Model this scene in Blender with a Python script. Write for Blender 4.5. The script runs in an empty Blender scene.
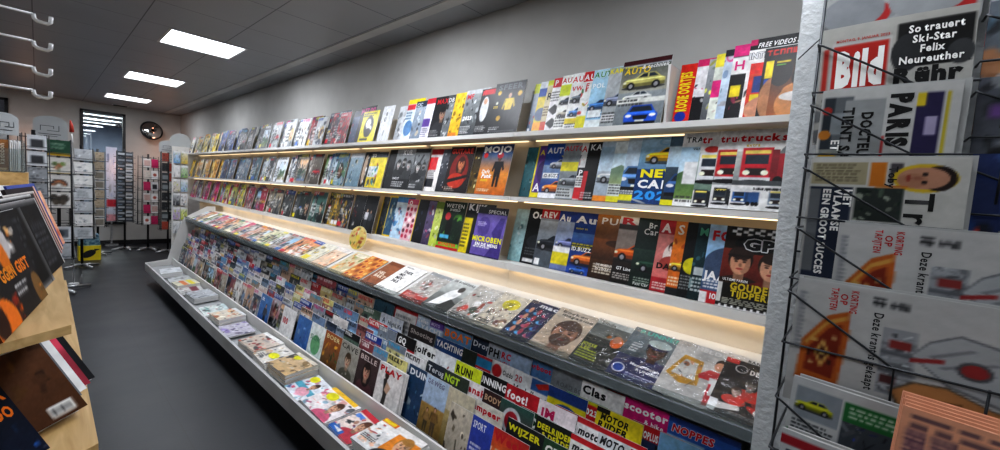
import bpy, math, random
import numpy as np
from mathutils import Vector, Matrix

COL = bpy.context.scene.collection
SC = bpy.context.scene

# ---------------------------------------------------------------- camera model (1000 x 450 frame)
FPX, YAW, PITCH, ROLL, EYE = 414.677, 0.8419, 0.0746, -0.0670, 1.55


def cam_axes():
    cy, sy, cp, sp = math.cos(YAW), math.sin(YAW), math.cos(PITCH), math.sin(PITCH)
    f = np.array([sy * cp, cy * cp, -sp])
    r = np.array([cy, -sy, 0.0])
    d = np.cross(f, r)
    cr, sr = math.cos(ROLL), math.sin(ROLL)
    return cr * r + sr * d, -sr * r + cr * d, f


CR, CD, CF = cam_axes()
CM = np.array([CR, CD, CF])


def proj(p):
    c = CM @ (np.array(p, float) - np.array([0, 0, EYE]))
    if c[2] < 0.05:
        return (-9999, -9999, 0.05)
    return 500 + FPX * c[0] / c[2], 225 + FPX * c[1] / c[2], c[2]


def y_at(px, X, z):
    """aisle distance of the point on the line (X, *, z) that the photograph shows in column px"""
    k = (px - 500) / FPX
    a = CM[0] - k * CM[2]
    return -(a[0] * X + a[2] * (z - EYE)) / a[1]


# ---------------------------------------------------------------- colours
def lin(c):
    return tuple(((v / 12.92) if v <= 0.04045 else ((v + 0.055) / 1.055) ** 2.4) for v in c)


def hx(s):
    s = s.strip('#')
    if len(s) == 3:
        s = ''.join(ch * 2 for ch in s)
    return np.array([int(s[i:i + 2], 16) / 255.0 for i in (0, 2, 4)])


def hl(s, a=1.0):
    return (*lin(hx(s)), a)


# ---------------------------------------------------------------- materials
def mat(name, base='888888', rough=0.5, metal=0.0, spec=0.5, build=None):
    m = bpy.data.materials.new(name)
    m.use_nodes = True
    nt = m.node_tree
    b = nt.nodes['Principled BSDF']
    b.inputs['Base Color'].default_value = hl(base)
    b.inputs['Roughness'].default_value = rough
    b.inputs['Metallic'].default_value = metal
    b.inputs['Specular IOR Level'].default_value = spec
    if build:
        build(nt, b)
    return m


def nn(nt, t, **kw):
    n = nt.nodes.new(t)
    for k, v in kw.items():
        if k in n.inputs:
            n.inputs[k].default_value = v
        else:
            setattr(n, k, v)
    return n


def noisy(scale, c1, c2, bump=0.0, detail=4.0, bscale=None, rough=None, dist=0.002, coord='Object'):
    def f(nt, b):
        tc = nn(nt, 'ShaderNodeTexCoord')
        no = nn(nt, 'ShaderNodeTexNoise', Scale=scale, Detail=detail)
        nt.links.new(tc.outputs[coord], no.inputs['Vector'])
        rp = nn(nt, 'ShaderNodeValToRGB')
        rp.color_ramp.elements[0].color = hl(c1)
        rp.color_ramp.elements[1].color = hl(c2)
        rp.color_ramp.elements[0].position = 0.35
        rp.color_ramp.elements[1].position = 0.65
        nt.links.new(no.outputs['Fac'], rp.inputs['Fac'])
        nt.links.new(rp.outputs['Color'], b.inputs['Base Color'])
        if bump:
            n2 = nn(nt, 'ShaderNodeTexNoise', Scale=bscale or scale, Detail=detail)
            nt.links.new(tc.outputs[coord], n2.inputs['Vector'])
            bp = nn(nt, 'ShaderNodeBump', Strength=bump, Distance=dist)
            nt.links.new(n2.outputs['Fac'], bp.inputs['Height'])
            nt.links.new(bp.outputs['Normal'], b.inputs['Normal'])
    return f


def m_print(name, rough, coat, bump):
    def f(nt, b):
        at = nn(nt, 'ShaderNodeAttribute')
        at.attribute_name = 'Ink'
        nt.links.new(at.outputs['Color'], b.inputs['Base Color'])
        b.inputs['Coat Weight'].default_value = coat
        b.inputs['Coat Roughness'].default_value = 0.18
        tc = nn(nt, 'ShaderNodeTexCoord')
        no = nn(nt, 'ShaderNodeTexNoise', Scale=14.0, Detail=2.0)
        nt.links.new(tc.outputs['Object'], no.inputs['Vector'])
        bp = nn(nt, 'ShaderNodeBump', Strength=bump, Distance=0.004)
        nt.links.new(no.outputs['Fac'], bp.inputs['Height'])
        nt.links.new(bp.outputs['Normal'], b.inputs['Normal'])
        nt.links.new(bp.outputs['Normal'], b.inputs['Coat Normal'])
    return mat(name, 'ffffff', rough, 0, 0.3, f)


def m_emit(name, col, strength):
    m = bpy.data.materials.new(name)
    m.use_nodes = True
    nt = m.node_tree
    nt.nodes.remove(nt.nodes['Principled BSDF'])
    e = nn(nt, 'ShaderNodeEmission', Strength=strength)
    e.inputs['Color'].default_value = hl(col)
    nt.links.new(e.outputs[0], nt.nodes['Material Output'].inputs[0])
    return m


def m_clear(name, tint='ffffff', gloss=0.08, fac=0.16, bump=0.0, opac=0.0, mul=1.0):
    """thin clear plastic: mostly see-through with a glossy sheen and a little haze"""
    m = bpy.data.materials.new(name)
    m.use_nodes = True
    nt = m.node_tree
    nt.nodes.remove(nt.nodes['Principled BSDF'])
    tr = nn(nt, 'ShaderNodeBsdfTransparent')
    tr.inputs[0].default_value = hl(tint)
    gl = nn(nt, 'ShaderNodeBsdfGlossy', Roughness=gloss)
    df = nn(nt, 'ShaderNodeBsdfDiffuse')
    df.inputs[0].default_value = hl('dfe4e6')
    fr = nn(nt, 'ShaderNodeFresnel', IOR=1.45)
    ad = nn(nt, 'ShaderNodeMath', operation='MULTIPLY_ADD')
    ad.inputs[1].default_value = mul
    ad.inputs[2].default_value = fac * 0.3
    nt.links.new(fr.outputs[0], ad.inputs[0])
    mx = nn(nt, 'ShaderNodeMixShader')
    nt.links.new(ad.outputs[0], mx.inputs[0])
    m2 = nn(nt, 'ShaderNodeMixShader')
    m2.inputs[0].default_value = opac
    nt.links.new(tr.outputs[0], m2.inputs[1])
    nt.links.new(df.outputs[0], m2.inputs[2])
    nt.links.new(m2.outputs[0], mx.inputs[1])
    nt.links.new(gl.outputs[0], mx.inputs[2])
    if bump:
        tc = nn(nt, 'ShaderNodeTexCoord')
        no = nn(nt, 'ShaderNodeTexNoise', Scale=16.0, Detail=3.0)
        no.inputs['Distortion'].default_value = 2.0
        nt.links.new(tc.outputs['Object'], no.inputs['Vector'])
        bp = nn(nt, 'ShaderNodeBump', Strength=bump, Distance=0.02)
        nt.links.new(no.outputs['Fac'], bp.inputs['Height'])
        nt.links.new(bp.outputs['Normal'], gl.inputs['Normal'])
        nt.links.new(bp.outputs['Normal'], fr.inputs['Normal'])
    nt.links.new(mx.outputs[0], nt.nodes['Material Output'].inputs[0])
    return m


# ---------------------------------------------------------------- mesh building
class MB:
    """collects plain shapes and links them as ONE mesh object"""

    def __init__(s):
        s.v, s.f = [], []

    def quad(s, a, b, c, d):
        n = len(s.v)
        s.v += [tuple(a), tuple(b), tuple(c), tuple(d)]
        s.f.append((n, n + 1, n + 2, n + 3))
        return s

    def box(s, x0, y0, z0, x1, y1, z1, bev=0.0):
        n = len(s.v)
        if bev <= 0:
            s.v += [(x0, y0, z0), (x1, y0, z0), (x1, y1, z0), (x0, y1, z0), (x0, y0, z1), (x1, y0, z1), (x1, y1, z1), (x0, y1, z1)]
            s.f += [tuple(n + i for i in q) for q in ((0, 3, 2, 1), (4, 5, 6, 7), (0, 1, 5, 4), (1, 2, 6, 5), (2, 3, 7, 6), (3, 0, 4, 7))]
        else:
            import bmesh
            bm = bmesh.new()
            bmesh.ops.create_cube(bm, size=1.0)
            bmesh.ops.scale(bm, vec=(x1 - x0, y1 - y0, z1 - z0), verts=bm.verts)
            bmesh.ops.translate(bm, vec=((x0 + x1) / 2, (y0 + y1) / 2, (z0 + z1) / 2), verts=bm.verts)
            bmesh.ops.bevel(bm, geom=bm.edges[:], offset=bev, segments=2, affect='EDGES')
            bm.verts.index_update()
            s.v += [tuple(v.co) for v in bm.verts]
            s.f += [tuple(n + v.index for v in f.verts) for f in bm.faces]
            bm.free()
        return s

    def prism(s, prof, a0, a1, axis='Y'):
        """polygon prof [(p, q)...] swept between a0 and a1; axis Y: (p, q) = (x, z); axis Z: (x, y); axis X: (y, z)"""
        n, k = len(s.v), len(prof)
        for a in (a0, a1):
            for p, q in prof:
                s.v.append({'Y': (p, a, q), 'Z': (p, q, a), 'X': (a, p, q)}[axis])
        s.f.append(tuple(n + i for i in range(k)))
        s.f.append(tuple(n + k + i for i in reversed(range(k))))
        for i in range(k):
            j = (i + 1) % k
            s.f.append((n + i, n + j, n + k + j, n + k + i))
        return s

    def tube(s, pts, r, seg=8, cap=True):
        pts = [Vector(p) for p in pts]
        n0 = len(s.v)
        up = None
        for i, p in enumerate(pts):
            t = (pts[min(i + 1, len(pts) - 1)] - pts[max(i - 1, 0)]).normalized()
            if up is None:
                up = Vector((0, 0, 1)) if abs(t.z) < 0.9 else Vector((1, 0, 0))
            a = t.cross(up).normalized()
            b = a.cross(t).normalized()
            up = b
            rr = r[i] if isinstance(r, (list, tuple)) else r
            for k in range(seg):
                w = 2 * math.pi * k / seg
                s.v.append(tuple(p + a * math.cos(w) * rr + b * math.sin(w) * rr))
        for i in range(len(pts) - 1):
            for k in range(seg):
                k2 = (k + 1) % seg
                s.f.append((n0 + i * seg + k, n0 + i * seg + k2, n0 + (i + 1) * seg + k2, n0 + (i + 1) * seg + k))
        if cap:
            s.f.append(tuple(n0 + k for k in reversed(range(seg))))
            s.f.append(tuple(n0 + (len(pts) - 1) * seg + k for k in range(seg)))
        return s

    def lathe(s, prof, cx, cy, seg=20):
        n0 = len(s.v)
        for r, z in prof:
            for k in range(seg):
                w = 2 * math.pi * k / seg
                s.v.append((cx + r * math.cos(w), cy + r * math.sin(w), z))
        for i in range(len(prof) - 1):
            for k in range(seg):
                k2 = (k + 1) % seg
                s.f.append((n0 + i * seg + k, n0 + i * seg + k2, n0 + (i + 1) * seg + k2, n0 + (i + 1) * seg + k))
        s.f.append(tuple(n0 + k for k in reversed(range(seg))))
        s.f.append(tuple(n0 + (len(prof) - 1) * seg + k for k in range(seg)))
        return s

    def build(s, name, m, parent=None, smooth=False):
        me = bpy.data.meshes.new(name)
        me.from_pydata(s.v, [], s.f)
        me.update()
        if smooth:
            me.polygons.foreach_set('use_smooth', [True] * len(me.polygons))
        me.materials.append(m)
        o = bpy.data.objects.new(name, me)
        COL.objects.link(o)
        if parent is not None:
            o.parent = parent
        return o


def tag(o, label, cat, group=None, kind=None):
    if label:
        o['label'] = label
    if cat:
        o['category'] = cat
    if group:
        o['group'] = group
    if kind:
        o['kind'] = kind
    return o


def struct(name, mb, m, label=None):
    o = mb.build(name, m)
    o['kind'] = 'structure'
    if label:
        o['label'] = label
    return o


def empty(name, loc, label, cat, group=None):
    o = bpy.data.objects.new(name, None)
    COL.objects.link(o)
    o.location = loc
    o.empty_display_size = 0.05
    tag(o, label, cat, group)
    return o


def under(o, parent):
    """parent o to an Empty at a location while keeping the world-space mesh where it is"""
    o.parent = parent
    o.matrix_parent_inverse = Matrix.Translation(-Vector(parent.location))
    return o


# ---------------------------------------------------------------- lettering
_G = {}


def glyph(ch, bold):
    key = (ch, bold)
    if key in _G:
        return _G[key]
    cu = bpy.data.curves.new('letter', 'FONT')
    cu.body = ch
    cu.resolution_u = 2
    cu.offset = 0.022 * bold
    ob = bpy.data.objects.new('letter', cu)
    COL.objects.link(ob)
    bpy.context.view_layer.update()
    dg = bpy.context.evaluated_depsgraph_get()
    me = ob.evaluated_get(dg).to_mesh()
    me.calc_loop_triangles()
    v = np.array([tuple(q.co)[:2] for q in me.vertices]) if len(me.vertices) else np.zeros((0, 2))
    t = np.array([tuple(q.vertices) for q in me.loop_triangles], int) if len(me.loop_triangles) else np.zeros((0, 3), int)
    ob.evaluated_get(dg).to_mesh_clear()
    bpy.data.objects.remove(ob)
    bpy.data.curves.remove(cu)
    if len(t):
        a, b, c = v[t[:, 0]], v[t[:, 1]], v[t[:, 2]]
        flip = ((b - a)[:, 0] * (c - a)[:, 1] - (b - a)[:, 1] * (c - a)[:, 0]) < 0
        t[flip] = t[flip][:, ::-1]
    g = (v, t, (v[:, 0].max() + 0.07) if len(v) else 0.28)
    _G[key] = g
    return g


def text_mesh(s, h, bold=1, fit=None, shear=0.0, align='l', maxw=None):
    """flat lettering: verts (n,2) and tris, cap height h; fit: exact width, maxw: the most width it may take"""
    V, T, x, n = [], [], 0.0, 0
    for ch in s:
        v, t, adv = glyph(ch, bold)
        if len(v):
            V.append(v + np.array([x, 0]))
            T.append(t + n)
            n += len(v)
        x += adv
    if not V:
        return np.zeros((0, 2)), np.zeros((0, 3), int)
    V = np.concatenate(V)
    T = np.concatenate(T)
    k = h / 0.70
    w = (x - 0.07) * k
    sx = k
    if fit:
        sx = k * fit / w
        w = fit
    elif maxw and w > maxw:
        sx = k * maxw / w
        w = maxw
    V = V * np.array([sx, k])
    V[:, 0] += V[:, 1] * shear
    if align == 'c':
        V[:, 0] -= w / 2
    elif align == 'r':
        V[:, 0] -= w
    return V, T


# ---------------------------------------------------------------- cover painter (low-resolution print, written into vertex colours)
class Cv:
    S = 3

    def __init__(s, nx, ny, aspect, seed=0):
        s.nx, s.ny, s.a = nx, ny, aspect
        w, h = nx * s.S, ny * s.S
        s.u = (np.arange(w) + 0.5)[None, :] / w
        s.v = (np.arange(h) + 0.5)[:, None] / h
        s.p = np.ones((h, w, 3)) * 0.9
        s.rng = np.random.RandomState(seed)

    def put(s, mask, c, al=1.0):
        c = hx(c) if isinstance(c, str) else np.array(c)
        if al >= 1:
            s.p[mask] = c
        else:
            s.p[mask] = s.p[mask] * (1 - al) + c * al

    def B(s, c1, c2=None):
        a = hx(c1)
        b = hx(c2) if c2 else a
        s.p[:] = a + (b - a) * s.v[:, :, None]

    def V(s, x0, y0, x1, y1, c1, c2):
        m = (s.u >= x0) & (s.u < x1) & (s.v >= y0) & (s.v < y1)
        t = np.broadcast_to(((s.v - y0) / max(1e-6, y1 - y0)), m.shape)[m][:, None]
        s.p[m] = hx(c1) * (1 - t) + hx(c2) * t

    def R(s, x0, y0, x1, y1, c, al=1.0):
        s.put((s.u >= x0) & (s.u < x1) & (s.v >= y0) & (s.v < y1), c, al)

    def E(s, cx, cy, rx, ry, c, al=1.0):
        s.put(((s.u - cx) / rx) ** 2 + ((s.v - cy) * s.a / ry) ** 2 < 1, c, al)

    def P(s, c, *xy):
        pts = [(xy[i], xy[i + 1]) for i in range(0, len(xy), 2)]
        U, Vv = np.broadcast_arrays(s.u, s.v)
        ins = np.zeros(U.shape, bool)
        j = len(pts) - 1
        for i in range(len(pts)):
            (xi, yi), (xj, yj) = pts[i], pts[j]
            if yi != yj:
                ins ^= ((yi > Vv) != (yj > Vv)) & (U < (xj - xi) * (Vv - yi) / (yj - yi) + xi)
            j = i
        s.put(ins, c)

    def L(s, x0, y0, x1, y1, c, n):
        """small print: n rows of dashes too small to read"""
        n = int(n)
        dy = (y1 - y0) / n
        for i in range(n):
            x = x0
            xe = x1 - s.rng.rand() * 0.25 * (x1 - x0)
            while x < xe:
                w = (0.04 + 0.1 * s.rng.rand()) * (x1 - x0) * 1.2
                s.R(x, y1 - (i + 0.75) * dy, min(x + w, xe), y1 - (i + 0.2) * dy, c, 0.85)
                x += w + 0.03 * (x1 - x0)

    def Q(s, x0, y0, x1, y1, c, n):
        """block masthead: n heavy letter-like strokes too coarse to read"""
        n = int(n)
        w = (x1 - x0) / n
        for i in range(n):
            a = x0 + i * w
            k = s.rng.randint(5)
            t = w * 0.26
            if k != 3:
                s.R(a, y0, a + t, y1, c)
            if k in (0, 1, 3):
                s.R(a, y1 - (y1 - y0) * 0.24, a + w * 0.82, y1, c)
            if k in (1, 2, 4):
                s.R(a, y0, a + w * 0.82, y0 + (y1 - y0) * 0.24, c)
            if k in (0, 2):
                s.R(a + w * 0.56, y0, a + w * 0.82, y1, c)
            if k in (3, 4):
                s.R(a + w * 0.3, y0, a + w * 0.56, y1, c)

    def N(s, x0, y0, x1, y1, n, *pal):
        for i in range(int(n) * 2):
            c = hx(pal[s.rng.randint(len(pal))]) * (0.7 + 0.5 * s.rng.rand())
            cx, cy = x0 + s.rng.rand() * (x1 - x0), y0 + s.rng.rand() * (y1 - y0)
            g = 1.0 if i < n * .5 else .5
            rx, ry = (0.03 + 0.15 * s.rng.rand()) * (x1 - x0) * g, (0.03 + 0.12 * s.rng.rand()) * (y1 - y0) * g
            th = s.rng.rand() * 3.14
            du, dv = (s.u - cx), (s.v - cy)
            a = du * math.cos(th) + dv * math.sin(th)
            b = -du * math.sin(th) + dv * math.cos(th)
            if s.rng.rand() < 0.6:
                m = (a / rx) ** 2 + (b / ry) ** 2 < 1
            else:
                m = (abs(a) < rx * 0.8) & (abs(b) < ry * 0.6)
            m = m & (s.u >= x0) & (s.u < x1) & (s.v >= y0) & (s.v < y1)
            s.put(m, np.clip(c, 0, 1), 0.85)

    def F(s, cx, cy, k, skin, hair, shirt, opt=''):
        """head and shoulders, k = head width"""
        a = s.a
        sk, hr = hx(skin), hx(hair)
        s.E(cx, cy - 1.45 * k / a, 1.25 * k, 0.75 * k, shirt)
        s.R(cx - 0.24 * k, cy - 0.95 * k / a, cx + 0.24 * k, cy - 0.3 * k / a, sk * 0.72)
        if 'l' in opt:
            s.E(cx, cy - 0.25 * k / a, 0.72 * k, 1.0 * k, hr)
            s.R(cx - 0.24 * k, cy - 0.95 * k / a, cx + 0.24 * k, cy - 0.3 * k / a, sk * 0.72)
        s.E(cx, cy + 0.16 * k / a, 0.57 * k, 0.66 * k, hr)
        s.E(cx, cy, 0.47 * k, 0.64 * k, sk)
        s.E(cx + 0.2 * k, cy - 0.05 * k / a, 0.27 * k, 0.5 * k, sk * 0.82)
        s.E(cx - 0.08 * k, cy + 0.02 * k / a, 0.34 * k, 0.5 * k, sk)
        if 'b' in opt:
            s.E(cx, cy - 0.36 * k / a, 0.42 * k, 0.34 * k, hr)
        s.E(cx, cy + 0.46 * k / a, 0.46 * k, 0.26 * k, hr)
        if 'c' in opt:
            s.E(cx, cy + 0.5 * k / a, 0.56 * k, 0.34 * k, shirt)
            s.R(cx - 0.6 * k, cy + 0.3 * k / a, cx + 0.5 * k, cy + 0.42 * k / a, hx(shirt) * 0.7)
        for q in (-1, 1):
            s.E(cx + q * 0.19 * k, cy + 0.05 * k / a, 0.09 * k, 0.05 * k, sk * 0.25)
            s.R(cx + q * 0.19 * k - 0.12 * k, cy + 0.13 * k / a, cx + q * 0.19 * k + 0.12 * k, cy + 0.18 * k / a, hr * 0.8)
        s.E(cx + 0.02 * k, cy - 0.13 * k / a, 0.08 * k, 0.1 * k, sk * 0.7)
        s.E(cx, cy - 0.33 * k / a, 0.17 * k, 0.055 * k, (0.62, 0.25, 0.22) if 'b' not in opt else (0.5, 0.25, 0.2))
        if 't' in opt:
            s.E(cx, cy - 0.32 * k / a, 0.13 * k, 0.03 * k, 'f4f0ea')

    def H(s, cx, y0, h, skin, hair, top, legs):
        """standing figure of height h (width units)"""
        a = s.a
        y = lambda t: y0 + t * h / a
        s.P(legs, cx - 0.11 * h, y(0), cx - 0.13 * h, y(0.5), cx + 0.13 * h, y(0.5), cx + 0.12 * h, y(0), cx + 0.04 * h, y(0), cx, y(0.42), cx - 0.03 * h, y(0))
        s.P(top, cx - 0.12 * h, y(0.46), cx - 0.17 * h, y(0.82), cx + 0.17 * h, y(0.82), cx + 0.12 * h, y(0.46))
        s.P(hx(top) * 0.75, cx - 0.17 * h, y(0.82), cx - 0.24 * h, y(0.5), cx - 0.18 * h, y(0.48), cx - 0.11 * h, y(0.75))
        s.P(hx(top) * 0.85, cx + 0.17 * h, y(0.82), cx + 0.26 * h, y(0.56), cx + 0.2 * h, y(0.52), cx + 0.11 * h, y(0.75))
        s.E(cx, y(0.92), 0.075 * h, 0.1 * h, hair)
        s.E(cx, y(0.9), 0.058 * h, 0.08 * h, skin)

    def C(s, cx, cy, k, c):
        """car seen three-quarter from the side, k = length"""
        a = s.a
        X = lambda t: cx + t * k
        Y = lambda t: cy + t * k / a
        b = hx(c)
        s.E(cx, Y(-0.16), 0.52 * k, 0.05 * k, (0.1, 0.1, 0.11), 0.7)
        s.P(b, X(-.5), Y(-.13), X(-.5), Y(.02), X(-.4), Y(.07), X(-.2), Y(.09), X(-.05), Y(.2), X(.25), Y(.2), X(.4), Y(.07), X(.5), Y(.03), X(.5), Y(-.13))
        s.P(b * 0.6, X(-.5), Y(-.13), X(-.5), Y(-.05), X(.5), Y(-.05), X(.5), Y(-.13))
        s.P(np.clip(b * 1.3 + .08, 0, 1), X(-.48), Y(.02), X(-.4), Y(.06), X(.4), Y(.06), X(.48), Y(.03))
        s.P((.12, .15, .2), X(-.15), Y(.09), X(-.03), Y(.18), X(.08), Y(.18), X(.08), Y(.09))
        s.P((.16, .2, .26), X(.11), Y(.09), X(.11), Y(.18), X(.23), Y(.18), X(.34), Y(.09))
        for q in (-.3, .3):
            s.E(X(q), Y(-.11), .095 * k, .1 * k, (.07, .07, .08))
            s.E(X(q), Y(-.11), .05 * k, .055 * k, (.6, .6, .62))
        s.E(X(-.46), Y(-.01), .04 * k, .03 * k, (.95, .95, .85))

    def K(s, cx, cy, k, c):
        """car seen from the front, k = width"""
        a = s.a
        X = lambda t: cx + t * k
        Y = lambda t: cy + t * k / a
        b = hx(c)
        s.P((.07, .07, .08), X(-.48), Y(-.32), X(-.48), Y(-.1), X(.48), Y(-.1), X(.48), Y(-.32))
        s.P(b, X(-.5), Y(-.22), X(-.52), Y(.0), X(-.42), Y(.1), X(-.3), Y(.3), X(.3), Y(.3), X(.42), Y(.1), X(.52), Y(0), X(.5), Y(-.22))
        s.P((.13, .17, .22), X(-.36), Y(.1), X(-.27), Y(.26), X(.27), Y(.26), X(.36), Y(.1))
        s.P(np.clip(b * 1.35 + .06, 0, 1), X(-.42), Y(.09), X(-.46), Y(.02), X(.46), Y(.02), X(.42), Y(.09))
        s.P((.08, .08, .1), X(-.2), Y(-.15), X(-.24), Y(-.02), X(.24), Y(-.02), X(.2), Y(-.15))
        for q in (-.37, .37):
            s.E(X(q), Y(-.03), .1 * k, .05 * k, (.95, .96, .98))
        s.R(X(-.14), Y(-.22), X(.14), Y(-.17), (.9, .9, .85))

    def T(s, cx, cy, k, c):
        """lorry in three-quarter view, k = length"""
        a = s.a
        X = lambda t: cx + t * k
        Y = lambda t: cy + t * k / a
        b = hx(c)
        s.R(X(-.05), Y(-.2), X(.5), Y(.3), b * .8)
        s.R(X(-.5), Y(-.24), X(0), Y(.42), b)
        s.R(X(-.02), Y(-.24), X(.1), Y(.38), b * .65)
        s.R(X(-.44), Y(.1), X(-.06), Y(.28), (.14, .18, .23))
        s.R(X(-.42), Y(-.12), X(-.08), Y(.02), (.15, .1, .1))
        s.R(X(-.46), Y(.3), X(-.04), Y(.37), (.93, .85, .4))
        s.R(X(-.5), Y(-.24), X(0), Y(-.16), (.85, .85, .86))
        s.E(X(-.4), Y(-.07), .06 * k, .05 * k, (1, 1, .9))
        s.E(X(-.1), Y(-.07), .06 * k, .05 * k, (1, 1, .9))
        for q in (.12, .3, .43):
            s.E(X(q), Y(-.22), .08 * k, .09 * k, (.06, .06, .07))
        s.E(X(-.25), Y(-.26), .3 * k, .05 * k, (.06, .06, .07))

    def G(s, x0, y0, x1, y1, sky, hill, ground):
        s.V(x0, y0, x1, y1, 'dfe6ea', sky)
        h = y1 - y0
        w = x1 - x0
        s.P(hill, x0, y0 + .3 * h, x0, y0 + .48 * h, x0 + .25 * w, y0 + .62 * h, x0 + .5 * w, y0 + .46 * h, x0 + .75 * w, y0 + .58 * h, x1, y0 + .42 * h, x1, y0 + .3 * h)
        s.V(x0, y0, x1, y0 + .38 * h, ground, hill)

    def done(s, noise=0.03):
        h, w = s.p.shape[:2]
        tone = np.zeros((h, w))
        for k, amp in ((7, .5), (17, .6), (36, .5)):      # uneven tones, as in printed photographs
            g = s.rng.rand(k + 2, int(k * .75) + 2) - .5
            yy, xx = np.linspace(0, k + .99, h), np.linspace(0, int(k * .75) + .99, w)
            iy, ix = yy.astype(int), xx.astype(int)
            fy, fx = (yy - iy)[:, None], (xx - ix)[None, :]
            tone += amp * ((g[iy][:, ix] * (1 - fx) + g[iy][:, ix + 1] * fx) * (1 - fy) + (g[iy + 1][:, ix] * (1 - fx) + g[iy + 1][:, ix + 1] * fx) * fy)
        q = s.p * (1 + tone[:, :, None] * noise * 4.6) + (s.rng.rand(h, w, 1) - .5) * noise * 2
        q = q.reshape(s.ny, s.S, s.nx, s.S, 3).mean((1, 3))
        q = np.clip(q, 0, 1)
        return np.where(q <= 0.04045, q / 12.92, ((q + 0.055) / 1.055) ** 2.4)


def paint(nx, ny, aspect, art, seed=0, noise=0.03):
    """art: 'op args; op args; ...' drawn in order"""
    c = Cv(nx, ny, aspect, seed)
    for st in art.split(';'):
        tk = st.split()
        if not tk:
            continue
        args = []
        for t in tk[1:]:
            try:
                if len(t) == 6 and '.' not in t and '-' not in t:
                    raise ValueError
                args.append(float(t))
            except ValueError:
                args.append(t)
        getattr(c, tk[0])(*args)
    return c.done(noise)


def raw_mesh(name, verts, quads, tris, cols, mats, mat_idx=None):
    me = bpy.data.meshes.new(name)
    nq, nt_ = len(quads), len(tris)
    me.vertices.add(len(verts))
    me.vertices.foreach_set('co', np.asarray(verts, np.float32).ravel())
    loops = np.concatenate([np.asarray(quads, np.int32).reshape(-1), np.asarray(tris, np.int32).reshape(-1)]).astype(np.int32)
    me.loops.add(len(loops))
    me.loops.foreach_set('vertex_index', loops)
    me.polygons.add(nq + nt_)
    st = np.concatenate([np.arange(nq) * 4, nq * 4 + np.arange(nt_) * 3]).astype(np.int32)
    me.polygons.foreach_set('loop_start', st)
    at = me.attributes.new('Ink', 'FLOAT_COLOR', 'POINT')
    c4 = np.ones((len(verts), 4), np.float32)
    c4[:, :3] = cols
    at.data.foreach_set('color', c4.ravel())
    for m in mats:
        me.materials.append(m)
    me.update(calc_edges=True)
    me.validate()
    return me


def sheet_geo(W, H, T, nx, ny, img, texts=(), bow=0.0, edge=(.80, .80, .78), back='ddd', closed=True, tilt=0.0):
    """printed rectangle, lower left corner at the origin, x right, z up, front towards -y; bow bulges it to the front"""
    gx, gz = np.meshgrid(np.linspace(0, 1, nx), np.linspace(0, 1, ny))
    fb = lambda u, w: -bow * np.sin(np.pi * np.clip(u, 0, 1)) - tilt * np.clip(w, 0, 1) ** 2
    V = [np.stack([gx.ravel() * W, fb(gx, gz).ravel(), gz.ravel() * H], 1)]
    C = [img.reshape(-1, 3)]
    i = np.arange(nx * ny).reshape(ny, nx)
    Q = [np.stack([i[:-1, :-1], i[:-1, 1:], i[1:, 1:], i[1:, :-1]], -1).reshape(-1, 4)]
    n = nx * ny
    if closed:
        sides = [((0, 0), (0, 1)), ((0, 1), (1, 1)), ((1, 1), (1, 0)), ((1, 0), (0, 0))]
        for (a, b), (c, d) in (sides[:1] if closed == 'shell' else sides):      # spine, top, fore edge, foot
            k = 5
            U = np.linspace(a, c, k)
            Wd = np.linspace(b, d, k)
            fr = np.stack([U * W, fb(U, Wd), Wd * H], 1)
            bk = np.stack([U * W, np.full(k, T), Wd * H], 1)
            V += [fr, bk]
            ec = np.array(edge) if (a, c) != (0, 0) else img[:, 0].mean(0)
            C += [np.tile(ec, (2 * k, 1))]
            j = np.arange(k - 1)
            Q.append(np.stack([n + j, n + j + 1, n + k + j + 1, n + k + j], 1))
            n += 2 * k
        V.append(np.array([[0, T, 0], [W, T, 0], [W, T, H], [0, T, H]]))
        C.append(np.tile(np.array(lin(hx(back))), (4, 1)))
        Q.append(np.array([[n, n + 3, n + 2, n + 1]]))
        n += 4
    Ts = [np.zeros((0, 3), int)]
    lay = 0
    for t in texts:
        s, x, y, h, c = t[:5]
        o = t[5] if len(t) > 5 else {}
        v2, tr = text_mesh(s, h * H, o.get('b', 1), o.get('fit') and o['fit'] * W, o.get('sh', 0), o.get('al', 'l'), o.get('mw') and o['mw'] * W)
        if not len(v2):
            continue
        if o.get('rot'):
            a = math.radians(o['rot'])
            v2 = v2 @ np.array([[math.cos(a), math.sin(a)], [-math.sin(a), math.cos(a)]])
        for rep in ((o['ol'], 0.0016 * o.get('ow', 1)), (c, 0.0)) if o.get('ol') else ((c, 0.0),):
            vv = v2
            offs = [(0, 0)] if rep[1] == 0 else [(rep[1] * math.cos(k * math.pi / 3), rep[1] * math.sin(k * math.pi / 3)) for k in range(6)]
            for dx, dz in offs:
                px, pz = vv[:, 0] + x * W + dx, vv[:, 1] + y * H + dz
                lay_y = -0.0005 - lay * 0.00003 - (0.0002 if rep[1] == 0 and o.get('ol') else 0)
                V.append(np.stack([px, fb(px / W, pz / H) + lay_y, pz], 1))
                C.append(np.tile(np.array(lin(hx(rep[0]))), (len(vv), 1)))
                Ts.append(tr + n)
                n += len(vv)
        lay += 1
    return np.concatenate(V), np.concatenate(Q), np.concatenate(Ts), np.concatenate(C)


def frame(origin, u, v):
    u, v = Vector(u).normalized(), Vector(v).normalized()
    y = v.cross(u).normalized()
    v = u.cross(y).normalized()
    return Matrix(((u.x, y.x, v.x, origin[0]), (u.y, y.y, v.y, origin[1]), (u.z, y.z, v.z, origin[2]), (0, 0, 0, 1)))

# ================================================================ materials of the place
CEIL_Z, WALL_X, BACK_Y, NEAR_X, NEAR_Y = 2.787, 2.10, 11.40, 1.38, 0.197


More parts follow.
